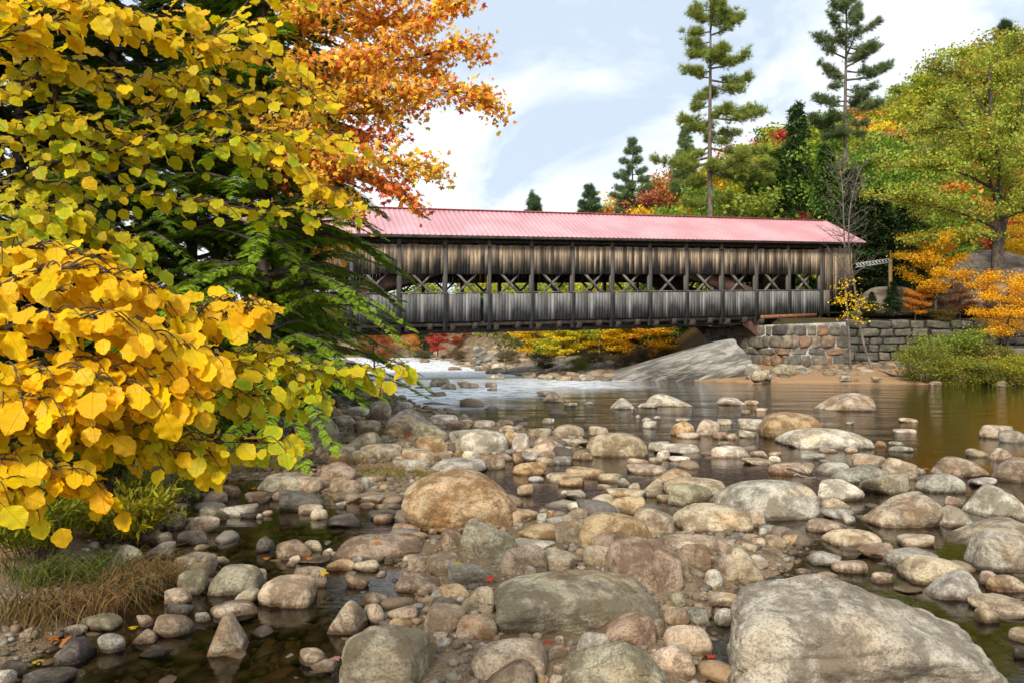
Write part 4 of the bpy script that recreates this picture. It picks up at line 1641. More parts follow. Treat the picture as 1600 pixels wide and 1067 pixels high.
# far shore stones beyond the rapids: they can be told apart only as a bar of rubble, the large ones are single
def far_stones():
    rs = np.random.RandomState(8)
    words = ["pale", "tan", "grey", "pinkish", "brown"]
    cols = ['w', 't', 'g', 'p', 'b']
    big = [(733, 557, 760, 572), (765, 548, 800, 566), (748, 552, 770, 566), (742, 543, 762, 556), (800, 566, 840, 578), (765, 566, 790, 577), (740, 569, 768, 579),
           (833, 562, 868, 578), (846, 575, 872, 585), (884, 580, 908, 592), (815, 580, 838, 590), (868, 586, 893, 594), (790, 574, 812, 584), (758, 577, 778, 584),
           (700, 572, 722, 578), (760, 585, 790, 592), (838, 584, 866, 592), (905, 584, 925, 594), (872, 566, 892, 574), (655, 560, 672, 566), (610, 562, 640, 566)]
    for i, (u0, v0, u1, v1) in enumerate(big):
        k = i % 5
        zz = 0.0
        if i < 4:
            lb = ["broad split grey crag on the far shore", "tall pale grey crag, right one on the far shore", "shadowed grey crag between the two far crags", "leaning grey crag behind the far rubble bar"][i]
            block("far_crag", lb, "boulder", u0, v0, u1, v1 + 4, M_GRANITE, 'a', None, 300 + i, "crags on the far shore", sub=4, Yc=72, depth=0.7)
            continue
        place = ["left part", "middle", "right part"][0 if u0 < 760 else 1 if u0 < 845 else 2]
        lb = "%s far rock on the %s of the rubble bar, %s" % (words[k], place, ["under the bridge", "near the white water", "below the yellow bushes", "next to the far crags"][(i // 5) % 4])
        block("far_boulder", lb, "boulder", u0, v0, u1, v1, M_ROCK, 'r' if i % 2 else 'a', None, 300 + i, "rocks on the far rubble bar", sub=3, base=RC[cols[k]], depth=0.6)
    T = [stone_mesh('r' if k % 2 else 'a', rs, 2) for k in range(6)]
    g = Geo()
    n = 2600
    uu = rs.uniform(560, 960, n); Y = np.exp(rs.uniform(math.log(41), math.log(110), n)); X = (uu - CX) / F * Y
    d = sd_poly(X, Y, RIGHTBANK)
    ok = (d > -2.0) & (d < 5.5)
    X, Y, d = X[ok], Y[ok], d[ok]
    X = np.concatenate([X, rs.uniform(14.5, 29, 260)]); Y = np.concatenate([Y, 43.6 + (X[-260:] - 17) * .2 - rs.rand(260) ** 2 * 3.2])
    Z = terrain(X[:, None], Y[:, None])[:, 0]
    for k, (v, f) in enumerate(T):
        s = np.arange(len(X)) % 6 == k
        K = s.sum(); an = rs.uniform(0, 6.3, K)
        M = np.zeros((K, 3, 3)); M[:, 0, 0] = np.cos(an); M[:, 0, 1] = -np.sin(an); M[:, 1, 0] = np.sin(an); M[:, 1, 1] = np.cos(an); M[:, 2, 2] = 1
        sc = (np.exp(rs.uniform(-2.0, -0.5, K)) * np.where(X[s] > 14.4, .6, 1))[:, None] * np.stack([rs.uniform(.9, 1.6, K), rs.uniform(.8, 1.1, K), rs.uniform(.4, .8, K)], -1)
        scatter(g, v, f, M, np.stack([X[s], Y[s], np.maximum(Z[s], -0.05)], -1), sc)
    o = link("shore_rubble", g.mesh("shore_rubble"), mat_pebbles("rubble", 1.25))
    tag(o, "bar of pale rubble on the far shore beneath the bridge", "rubble", kind="stuff")


far_stones()


# ------------------------------------------------------------------ trees
LEAFQ = np.array([[0, 0, 0], [0.42, 0.45, 0.06], [0, 1, -0.05], [-0.42, 0.45, 0.06]], float)     # rhombic leaf
LEAFQ_F = np.array([[0, 1, 2, 3]])


def rand_dirs(rs, n):
    d = rs.normal(size=(n, 3))
    return d / np.linalg.norm(d, axis=1)[:, None]


def skeleton(rs, H, Rc, base, n_limbs=11, lean=0.0, r0=None, stems=1, spread=1.0):
    """trunk, limbs and branches of a broad-leaved tree of height H, crown radius Rc, crown from height base"""
    tubes = []; tips = []
    r0 = r0 or H * 0.016
    for st in range(stems):
        az = rs.uniform(0, 6.28)
        off = 0 if stems == 1 else r0 * 1.5
        t = np.linspace(0, 1, 12)
        ln = lean if stems == 1 else spread * 0.18 * H
        a = np.array([math.cos(az), math.sin(az)])
        tr = np.stack([a[0] * (off + ln * t ** 1.3) + rs.normal(size=12) * .012 * H * t, a[1] * (off + ln * t ** 1.3) + rs.normal(size=12) * .012 * H * t, t * H * 0.88 - 0.3], -1)
        tubes.append((tr, r0 * (1 - t * 0.85) + 0.01))
        for i in range(n_limbs):
            f = (base / H) + (0.86 - base / H) * (i + rs.uniform(0, .8)) / n_limbs
            j = f / 0.9 * 11; k = int(min(j, 10)); p0 = tr[k] + (tr[k + 1] - tr[k]) * (j - k)
            az = i * 2.4 + rs.uniform(-.5, .5)
            q = (f - base / H) / (1 - base / H + 1e-6)
            L = Rc * math.sqrt(max(0.12, 1 - (2 * q - 0.85) ** 2 * 0.75)) * rs.uniform(0.75, 1.05)
            e = np.array([math.cos(az), math.sin(az), 0])
            rise = L * rs.uniform(0.25, 0.6)
            pts = spline([p0, p0 + e * L * .35 + [0, 0, rise * .45], p0 + e * L * .7 + [0, 0, rise * .8], p0 + e * L + [0, 0, rise * rs.uniform(.7, 1.1)]], 9)
            pts[1:-1] += rs.normal(size=(7, 3)) * L * 0.02
            rr = r0 * 0.42 * (1 - f * 0.6)
            tubes.append((pts, np.linspace(rr, rr * 0.2, 9)))
            tips.append(pts[-1]); tips.append(pts[6])
            for b in range(5):
                s0 = pts[rs.randint(2, 8)]
                d = e * rs.uniform(-.1, .8) + np.cross(e, [0, 0, 1]) * rs.choice([-1, 1]) * rs.uniform(.4, 1) + [0, 0, rs.uniform(0, .7)]
                d /= np.linalg.norm(d)
                e2 = s0 + d * L * rs.uniform(.3, .55)
                tubes.append((spline([s0, (s0 + e2) / 2 + rs.normal(size=3) * L * .03, e2], 5), np.linspace(rr * .35, rr * .08, 5)))
                tips.append(e2); tips.append((s0 + e2) / 2)
    return tubes, np.array(tips)


def leaf_cloud(rs, g, cen, n, sig, size, up=0.8, tint=None, T=LEAFQ, Fc=LEAFQ_F, flat=0.5):
    """n leaves round cluster centres"""
    k = rs.randint(0, len(cen), n)
    p = cen[k] + rs.normal(size=(n, 3)) * [sig, sig, sig * flat]
    d = rand_dirs(rs, n); d[:, 2] -= 0.35
    nr = rand_dirs(rs, n) * 0.9; nr[:, 2] += up
    M = frames(d, nr)
    t = None
    if tint is not None:
        t = np.clip(tint + rs.normal(size=len(cen))[k] * .25, 0, 1)
    scatter(g, T, Fc, M, p, size * rs.uniform(.6, 1.25, n), tint=t)


def tree_meshes(seed, H, Rc, base, leaves, size, sig, limbs=11, stems=1, sides=6, up=0.8, flat=0.5, r0=None):
    rs = np.random.RandomState(seed)
    tubes, tips = skeleton(rs, H, Rc, base, limbs, lean=rs.uniform(0, 0.05) * H, stems=stems, r0=r0)
    gt = Geo()
    for p, r in tubes:
        tube(gt, p, r, sides if r[0] > 0.05 else 4)
    gc = Geo()
    leaf_cloud(rs, gc, tips, leaves, sig, size, up, flat=flat)
    return gt.mesh("trunk"), gc.mesh("crown", smooth=False)


def conifer_meshes(seed, H, Rc, base=0.08, tiers=26, dens=1.0, size=0.28, shape=0.9):
    """spruce or fir: drooping tiers of needle sprays"""
    rs = np.random.RandomState(seed)
    gt = Geo(); gc = Geo()
    t = np.linspace(0, 1, 8)
    tube(gt, np.stack([0 * t, 0 * t, t * H - .3], -1), H * 0.014 * (1 - t * .93), 6)
    pos = []; dirs = []
    for i in range(tiers):
        f = base + (1 - base) * (i / tiers) ** 0.9
        L = Rc * (1 - f) ** shape + 0.12
        for b in range(max(4, int(7 - 2 * f))):
            az = rs.uniform(0, 6.28); e = np.array([math.cos(az), math.sin(az), 0])
            l = L * rs.uniform(.65, 1.12); z = f * H + rs.uniform(-.2, .2)
            pts = spline([[0, 0, z], e * l * .5 + [0, 0, z + l * .04], e * l + [0, 0, z - l * .18]], 6)
            tube(gt, pts, np.linspace(0.03, 0.008, 6), 3)
            m = int(19 * dens * (0.5 + l / Rc))
            q = rs.uniform(.15, 1, m) ** .8
            c = np.array([0, 0, z]) + e * (l * q)[:, None] + np.array([0, 0, 1.0]) * (-(l * .18) * q ** 2)[:, None]
            side = np.cross(e, [0, 0, 1]) * rs.choice([-1, 1], m)[:, None]
            pos.append(c + side * rs.uniform(0, .28, m)[:, None] * l * .5)
            dirs.append(e * rs.uniform(.3, 1, m)[:, None] + side * rs.uniform(.1, .9, m)[:, None] + np.array([0, 0, -.35]))
    pos = np.concatenate(pos); dirs = np.concatenate(dirs)
    for rep in range(3):
        n = len(pos)
        nr = rand_dirs(rs, n) * .5 + [0, 0, 1]
        M = frames(dirs + rs.normal(size=dirs.shape) * .45, nr)
        scatter(gc, LEAFQ * [.36, 1, 1], LEAFQ_F, M, pos + rs.normal(size=pos.shape) * .12, size * .74 * rs.uniform(.7, 1.7, n))
    return gt.mesh("trunk"), gc.mesh("crown", smooth=False)


TUFT = []
_rs = np.random.RandomState(5)
for _k in range(14):
    _d = _rs.normal(size=3); _d[1] = abs(_d[1]) + 0.5; _d /= np.linalg.norm(_d)
    _s = np.cross(_d, [0.3, 0.2, 1]); _s /= np.linalg.norm(_s)
    TUFT += [_s * .035, -_s * .035, _d]
TUFT = np.array(TUFT); TUFT_F = np.arange(42).reshape(-1, 3)


def pine(name, label, u, vtop, Y, zb, branches, seed, lean=0.0, color=(0.06, 0.10, 0.035), group=None, rad=0.30, tuft=0.34, extra=1.0, widen=1.0):
    """white pine whose plates of foliage follow the given list (v of the limb at the trunk, du, dv of its tip)"""
    rs = np.random.RandomState(seed)
    top = P(u, vtop, Y); x0, z1 = top[0], top[2]
    H = z1 - zb
    root = empty(name, label, "pine tree", (x0, Y, zb), group)
    gt = Geo(); gc = Geo()
    t = np.linspace(0, 1, 16)
    tx = lean * (t - 1)
    tr = np.stack([tx + 0.05 * np.sin(t * 9), 0 * t, t * H], -1)
    tube(gt, tr, rad * (1 - t) ** 0.8 + 0.03, 8)
    def trunk_at(z):
        f = np.clip(z / H, 0, 1)
        return np.array([lean * (f - 1) + .05 * math.sin(f * 9), 0, f * H])
    mp = F / Y
    branches = [(v, du * widen, dv) for v, du, dv in branches]
    allb = []
    for (v, du, dv) in branches:
        z = CH + (HV - v) / mp - zb
        p0 = trunk_at(z); dy = rs.uniform(-.35, .35) * abs(du) / mp
        allb.append((p0, p0 + np.array([du / mp, dy, -dv / mp])))
        if rs.rand() < 0.6 * extra:     # the limbs towards and away from the viewer
            L = abs(du) / mp * rs.uniform(.6, 1.1); a = rs.uniform(.6, 2.5) * rs.choice([-1, 1])
            p0 = trunk_at(z + rs.uniform(-.4, .4))
            allb.append((p0, p0 + np.array([math.cos(a) * L, math.sin(a) * L, -dv / mp * rs.uniform(.5, 1.2)])))
    cen = []; dr = []
    for a, b in allb:
        L = np.linalg.norm(b - a)
        mid = (a + b) / 2 + [0, 0, -0.06 * L]
        pts = spline([a, mid, b + [0, 0, rs.uniform(0, .10) * L]], 8)
        tube(gt, pts, np.linspace(0.045 + L * .014, 0.012, 8), 5)
        e = (b - a) / L; side = np.cross(e, [0, 0, 1]); side /= np.linalg.norm(side) + 1e-6
        m = int(7 + 6.5 * L)
        for i in range(m):
            q = rs.uniform(.22, 1.0) ** 0.8
            w = (0.06 + 0.20 * L * (1.05 - q) + .12)
            sd = rs.uniform(-1, 1)
            base = pts[min(int(q * 7), 7)] + e * rs.uniform(-.2, .2)
            tip = base + side * sd * w * rs.uniform(.6, 1.7) + e * rs.uniform(.0, .9) * w + [0, 0, rs.uniform(-.10, .45)]
            if abs(sd) > .3: tube(gt, [base, tip], [.014, .008], 3)
            nt = rs.randint(5, 10)
            cen.append(base + (tip - base) * rs.uniform(.3, 1.1, nt)[:, None] + rs.normal(size=(nt, 3)) * [.15, .15, .13])
            dd = (e * .5 + side * sd * .6 + [0, 0, .75])
            dr.append(np.tile(dd, (nt, 1)))
    cen = np.concatenate(cen); dr = np.concatenate(dr)
    M = frames(dr + rs.normal(size=dr.shape) * .45, rand_dirs(rs, len(dr)))
    scatter(gc, TUFT, TUFT_F, M, cen, tuft * rs.uniform(.7, 1.25, len(cen)))
    link("trunk", gt.mesh("trunk"), M_PINEBARK, parent=root)
    link("crown", gc.mesh("crown", smooth=False), M_NEEDLE, parent=root, color=color)
    return root


def tiers(v0, v1, w, step=5.0, seed=0):
    r = np.random.RandomState(seed); out = []; v = v0
    while v < v1:
        f = (v - v0) / (v1 - v0)
        for s in (-1, 1):
            out.append((v + r.uniform(-1, 1), s * (3 + w * f ** .7 * r.uniform(.55, 1.15)), r.uniform(-9, 0) * (.4 + .6 * (1 - f))))
        v += step * r.uniform(.8, 1.2)
    return out


# the two tall white pines standing over the bridge
pine("white_pine", "tallest dark green white pine, straight trunk rising behind the bridge roof", 1109, -14, 58, 3.0,
     [(0, -14, -16), (6, 16, -16), (16, -22, -4), (22, 30, 2), (34, -26, -10), (40, 40, -14), (50, -36, -4), (56, 44, -26), (66, -30, 0), (76, 22, 2),
      (84, -30, 8), (96, 30, 6), (108, 46, -14), (112, -40, 4), (122, -34, -4), (126, 58, 0), (134, 44, 12), (150, -18, 6), (166, -22, 4), (176, 60, 0),
      (184, 68, 6), (190, -44, 4), (200, -26, 6), (206, 40, 8), (222, 26, 4), (232, 80, 6), (238, -26, 8), (246, -74, 4), (252, 84, 14), (254, -56, 12), (262, 50, 12),
      (270, 92, 6), (276, -36, 12), (310, 50, 6), (318, -40, 6)], 1, lean=-0.1, color=(0.24, 0.29, 0.045), rad=0.27, tuft=0.40, widen=1.22)
pine("white_pine", "second tall white pine with upswept gappy limbs above the hillside", 1322, -22, 66, 8.0,
     [(4, -14, -16), (10, 18, -16), (22, -22, -14), (30, 26, -18), (48, -30, -20), (54, 60, -20), (66, -40, -8), (74, 64, -8), (84, 52, -2), (92, -54, -34),
      (98, 40, -22), (112, 72, -4), (120, -40, -22), (126, 84, -28), (134, -22, 2), (140, 56, -6), (150, 40, 2), (158, -54, 2), (166, -48, -2), (172, 60, -8),
      (186, -60, 2), (190, 40, 6), (196, -50, -2), (206, 30, 4), (212, -36, 6)], 2, lean=0.1, color=(0.14, 0.19, 0.07), rad=0.26, tuft=0.40, extra=.8)
pine("white_pine", "small slender pine with level limbs left of the tallest one", 988, 226, 92, 10.0,
     tiers(232, 345, 38, 13, 1), 3,
     color=(0.15, 0.22, 0.10), rad=0.2, tuft=0.5)
pine("white_pine", "low wispy pine top at the left end of the treeline over the roof", 920, 296, 88, 8.0,
     tiers(302, 350, 19, 10, 2), 4, color=(0.09, 0.15, 0.065), rad=0.15, tuft=0.5)
pine("white_pine", "tiny pine tip poking over the middle of the bridge roof", 834, 310, 95, 8.0,
     tiers(314, 350, 9, 6, 3), 5, color=(0.09, 0.15, 0.065), rad=0.12, tuft=0.5)
pine("white_pine", "small pine between the slender pine and the tallest one", 1071, 206, 84, 9.0,
     tiers(211, 300, 18, 9, 4), 6, color=(0.16, 0.23, 0.08), rad=0.15, tuft=0.45)
pine("white_pine", "dark pine top breaking the ridge line near the right edge", 1571, 38, 120, 30.0,
     tiers(44, 100, 24, 7, 5), 7, color=(0.07, 0.11, 0.05), rad=0.2, tuft=0.7)

# shared tree shapes (crown meshes are reused by copies at other places, each with its own colour)
TREES = {}
TREES['near_round'] = [tree_meshes(s, 10, 3.6, 1.6, 15000, 0.17, 0.42, 14, up=.8) for s in (1, 2)]
TREES['mid_round'] = [tree_meshes(s, 10, 3.4, 1.2, 6500, 0.26, 0.48, 12, sides=5) for s in (3, 4, 5)]
TREES['far_round'] = [tree_meshes(s, 10, 3.3, 1.0, 3000, 0.38, 0.55, 10, sides=4) for s in (6, 7, 8)]
TREES['tall'] = [tree_meshes(s, 10, 2.2, 1.2, 5200, 0.27, 0.42, 13, sides=5) for s in (9, 10)]
TREES['bush'] = [tree_meshes(s, 3, 1.7, 0.2, 6500, 0.12, 0.24, 8, stems=3, sides=4, r0=0.03, flat=.8) for s in (12, 13)]
TREES['conifer'] = [conifer_meshes(s, 12, 2.9, tiers=34, dens=1.7, size=.30) for s in (14, 15)]


def tree(name, kind, label, cat, u, vtop, Y, col, zb=None, wide=1.0, group=None, seed=0, vbase=None, bark=None):
    """tree whose top shows at (u, vtop) at distance Y; stands on the ground there"""
    top = P(u, vtop, Y)
    if zb is None:
        zb = ground_z(top[0], Y) if vbase is None else P(u, vbase, Y)[2]
    Hs = {'near_round': 10, 'mid_round': 10, 'far_round': 10, 'tall': 10, 'bush': 3, 'conifer': 12}[kind]
    k = max(top[2] - zb, 0.3) / Hs
    var = TREES[kind]
    mt, mc = var[seed % len(var)]
    root = empty(name, label, cat, (top[0], Y, zb), group, rz=(seed * 1.7) % 6.28)
    root.scale = (k * wide, k * wide, k)
    link("trunk", mt, bark or M_BARK, parent=root)
    link("crown" if kind != 'bush' else "foliage", mc, M_NEEDLE if kind == 'conifer' else M_LEAF, parent=root, color=col)
    return root


YG = (0.42, 0.45, 0.035); GR = (0.22, 0.33, 0.035); DG = (0.09, 0.16, 0.025); YE = (0.85, 0.56, 0.02); OR = (0.72, 0.29, 0.04); RE = (0.55, 0.08, 0.045)
PK = (0.50, 0.16, 0.09); OL = (0.34, 0.37, 0.055); CO = (0.045, 0.09, 0.022); GO = (0.86, 0.47, 0.015)

G1 = "trees seen under and through the bridge"
G2 = "trees on the slope behind the bridge"
G3 = "trees on the right hillside"
G4 = "trees on the bank right of the bridge"
for i, (kind, u, vt, Y, c, w, lab) in enumerate([
        ('mid_round', 640, 506, 100, OR, 1.1, "pale orange tree low under the bridge near the left bank"),
        ('mid_round', 602, 512, 92, PK, 1.2, "salmon bush-like tree at the far left under the bridge"),
        ('tall', 684, 500, 98, RE, 1.3, "narrow bright red tree under the bridge"),
        ('mid_round', 727, 503, 100, (0.45, 0.13, 0.04), 1.3, "red-orange tree right of the narrow red one"),
        ('conifer', 662, 488, 112, CO, 1.6, "dark conifer behind the narrow red tree"),
        ('mid_round', 756, 504, 96, YG, 1.2, "yellow-green tree above the far crags"),
        ('conifer', 798, 496, 92, (0.03, 0.075, 0.02), 1.5, "dark green conifer under the middle of the bridge"),
        ('conifer', 590, 488, 110, CO, 1.7, "dark conifer by the hemlock boughs under the bridge"),
        ('mid_round', 838, 500, 66, YE, 1.8, "golden tree left of the three under the bridge"),
        ('mid_round', 880, 508, 62, (0.88, 0.7, 0.03), 1.8, "golden bushy tree in the middle of three under the bridge"),
        ('mid_round', 912, 496, 70, OR, 1.3, "orange tree behind the golden ones under the bridge"),
        ('mid_round', 952, 506, 62, YE, 1.8, "low golden tree just left of the granite ledge"),
        ('mid_round', 1010, 500, 60, GO, 1.8, "broad golden tree above the granite ledge under the bridge"),
        ('mid_round', 968, 500, 68, (0.40, 0.08, 0.02), 1.2, "small red tree between the golden ones under the bridge"),
        ('conifer', 1070, 480, 64, CO, 1.5, "shadowy conifer left of the abutment"),
        ('conifer', 700, 470, 120, DG, 2.0, "broad dark tree far upstream, left"),
        ('conifer', 760, 474, 125, DG, 2.2, "broad dark tree far upstream, in the middle"),
        ('conifer', 860, 470, 90, DG, 2.0, "dark tree behind the golden ones, left"),
        ('conifer', 935, 468, 88, DG, 2.0, "dark tree behind the golden ones, right")]):
    tree("conifer_tree" if kind == 'conifer' else "maple_tree", kind, lab, "tree", u, vt, Y, c, wide=w, group=G1, seed=i, zb=0.6)

# bank of trees visible through the openings and just above the roof
for i, (kind, u, vt, Y, c, w, lab) in enumerate([
        ('mid_round', 700, 400, 128, YG, 1.2, "yellow-green tree seen through the bridge openings, left"),
        ('mid_round', 760, 392, 130, YE, 1.2, "golden tree seen through the bridge openings"),
        ('mid_round', 815, 396, 124, (0.5, 0.42, 0.03), 1.2, "pale gold tree seen through the middle openings"),
        ('mid_round', 870, 380, 120, YG, 1.2, "light green tree seen through the middle openings"),
        ('mid_round', 640, 404, 126, GR, 1.2, "green tree seen through the leftmost openings"),
        ('mid_round', 930, 330, 100, GR, 1.0, "green tree just over the roof at the left of the slope"),
        ('tall', 940, 306, 96, OR, 1.1, "small orange tree peeping over the roof beside the wispy pine"),
        ('mid_round', 966, 318, 96, YG, .9, "yellow-green tree low over the roof by the slender pine"),
        ('mid_round', 1004, 288, 92, PK, .95, "salmon red tree left of the tallest pine"),
        ('tall', 1030, 276, 96, (0.34, 0.2, 0.09), 1.0, "thin brownish tree with bare twigs left of the tallest pine"),
        ('mid_round', 1064, 262, 90, (0.52, 0.20, 0.06), .95, "rounded salmon-orange tree behind the tallest pine"),
        ('mid_round', 1040, 308, 80, YE, 1.0, "yellow tree low at the foot of the tallest pine"),
        ('tall', 1128, 240, 92, YE, 1.1, "bright yellow tree right of the tallest pine"),
        ('mid_round', 1160, 246, 84, YG, 1.0, "yellow-green tree beneath the right limbs of the tallest pine"),
        ('mid_round', 1090, 292, 74, GR, 1.0, "green tree at the foot of the tallest pine"),
        ('mid_round', 1200, 218, 96, YG, 1.0, "light green round tree left of the dark spruce"),
        ('conifer', 1244, 160, 76, (0.08, 0.14, 0.04), 1.0, "dark pointed spruce between the two tall pines"),
        ('conifer', 1214, 236, 66, (0.08, 0.15, 0.025), 1.1, "green fir in front of the dark pointed spruce"),
        ('conifer', 1180, 262, 62, (0.12, 0.20, 0.03), 1.2, "soft green fir over the right half of the roof"),
        ('mid_round', 1150, 296, 58, (0.26, 0.32, 0.035), 1.2, "olive tree low over the right half of the roof"),
        ('tall', 1270, 196, 84, YG, 1.2, "yellow-green tree right of the dark spruce"),
        ('conifer', 1290, 226, 62, (0.10, 0.18, 0.03), 1.0, "mid-green fir below the second tall pine"),
        ('mid_round', 1325, 208, 74, GR, 1.1, "green tree around the foot of the second tall pine"),
        ('mid_round', 1352, 184, 96, YE, .8, "yellow tree behind the second tall pine"),
        ('tall', 1400, 190, 92, RE, .9, "small crimson tree on the hillside with pale stems"),
        ('conifer', 1330, 266, 54, (0.05, 0.09, 0.025), 1.2, "dark fir behind the gable end of the bridge"),
        ('conifer', 1372, 292, 53.5, (0.04, 0.075, 0.02), 1.5, "dark hemlock right of the gable end"),
        ('conifer', 1418, 300, 55, (0.05, 0.085, 0.022), 1.5, "dark hemlock behind the sign post"),
        ('mid_round', 1388, 228, 66, GR, 1.0, "green leafy tree above the dark hemlocks"),
        ('mid_round', 1440, 176, 80, OL, 1.0, "olive tree behind the left shoulder of the big maple"),
        ('tall', 1414, 118, 118, OL, 1.2, "thin pale-stemmed tree standing up from the ridge"),
        ('mid_round', 1470, 100, 116, YG, 1.3, "round yellow-green tree on the ridge, left of the highest part"),
        ('mid_round', 1530, 78, 112, YG, 1.4, "round yellow-green tree at the highest part of the ridge"),
        ('mid_round', 1592, 48, 112, (0.4, 0.33, 0.03), 1.5, "yellowish tree on the ridge at the right edge"),
        ('mid_round', 1370, 150, 120, OL, 1.2, "olive tree on the ridge behind the second tall pine"),
        ('tall', 1582, 250, 62, RE, .8, "dull red tree behind the big maple near the right edge")]):
    nm = "conifer_tree" if kind == 'conifer' else "broadleaf_tree"
    tree(nm, kind, lab, "tree", u, vt, Y, c, wide=w, group=G2 if u < 1300 else G3, seed=i + 3)


def hillside():
    """far woods that cover the hill and the land upstream: one mass"""
    rs = np.random.RandomState(77)
    gt = Geo(); 
    n = 0
    pal = [YG, YG, GR, OL, GR, YE, DG, OR, (0.36, 0.34, 0.03), RE, GR]
    parts = {}
    root = bpy.data.objects.new("hillside_woods", None); COL.objects.link(root)
    tag(root, "dense autumn woods of green and yellow trees covering the far hill", "woods", kind="stuff")
    base = {k: np.random.RandomState(90 + k) for k in range(4)}
    tmpl = []
    for k in range(4):
        tubes, tips = skeleton(base[k], 10, 3.4, 0.8, 9)
        g = Geo(); leaf_cloud(base[k], g, tips, 1700, 0.62, 0.44)
        tmpl.append((np.concatenate(g.v), np.concatenate(g.f[4])))
    colg = {}
    spots = []
    tries = 0
    while len(spots) < 330 and tries < 60000:
        tries += 1
        Y = rs.uniform(58, 165); X = rs.uniform(-60, 125)
        u = CX + X / Y * F
        if u < 430 or u > 1750: continue
        if sd_poly(np.array([X]), np.array([Y]), RIGHTBANK)[0] < 4: continue
        if Y < 62 and u < 1100: continue
        if u > 1340 and Y < 64: continue
        if any((X - a) ** 2 + (Y - b) ** 2 < (2.9 + 0.012 * Y) ** 2 for a, b, *_ in spots): continue
        z = ground_z(X, Y)
        hgt = rs.uniform(7, 11) * (0.7 if u < 900 else 1)
        spots.append((X, Y, z, hgt))
    for X, Y, z, hgt in spots:
        c = pal[rs.randint(len(pal))]
        if X < 25 and c in (RE, OR): c = YG
        v, f = tmpl[rs.randint(4)]
        a = rs.uniform(0, 6.28); s = hgt / 10
        w = np.stack([(v[:, 0] * math.cos(a) - v[:, 1] * math.sin(a)) * s * 1.15 + X, (v[:, 0] * math.sin(a) + v[:, 1] * math.cos(a)) * s * 1.15 + Y, v[:, 2] * s + z], -1)
        colg.setdefault(c, Geo()).add(w, f)
        tube(gt, [[X, Y, z - .3], [X, Y, z + hgt * .7]], [.16, .05], 4)
    for c, g in colg.items():
        link("woods_foliage", g.mesh("woods_foliage", smooth=False), M_LEAF, parent=root, color=c)
    link("woods_trunks", gt.mesh("woods_trunks"), M_PALEBARK, parent=root)


hillside()


def thicket():
    """low growth under the far trees, too dense to count"""
    rs = np.random.RandomState(70)
    root = bpy.data.objects.new("bank_thicket", None); COL.objects.link(root)
    tag(root, "low brown and green thicket under the far trees along the upstream bank", "thicket", kind="stuff")
    n = 2600
    uu = rs.uniform(540, 1130, n); Y = np.exp(rs.uniform(math.log(52), math.log(135), n)); X = (uu - CX) / F * Y
    d = sd_poly(X, Y, RIGHTBANK)
    ok = (d > 3.5) & (d < 60) & ((uu < 790) | (Y > 68)); X, Y = X[ok], Y[ok]
    Z = terrain(X[:, None], Y[:, None])[:, 0]
    c = np.stack([X, Y, Z + rs.uniform(.3, 2.2, len(X))], -1)
    for j, col in enumerate([(0.10, 0.14, 0.02), (0.20, 0.11, 0.03), (0.16, 0.19, 0.03)]):
        g = Geo(); leaf_cloud(rs, g, c[j::3], 24000, 0.75, .36, .6, flat=.7)
        link("thicket_foliage", g.mesh("thicket_foliage", smooth=False), M_LEAF, parent=root, color=col)


thicket()


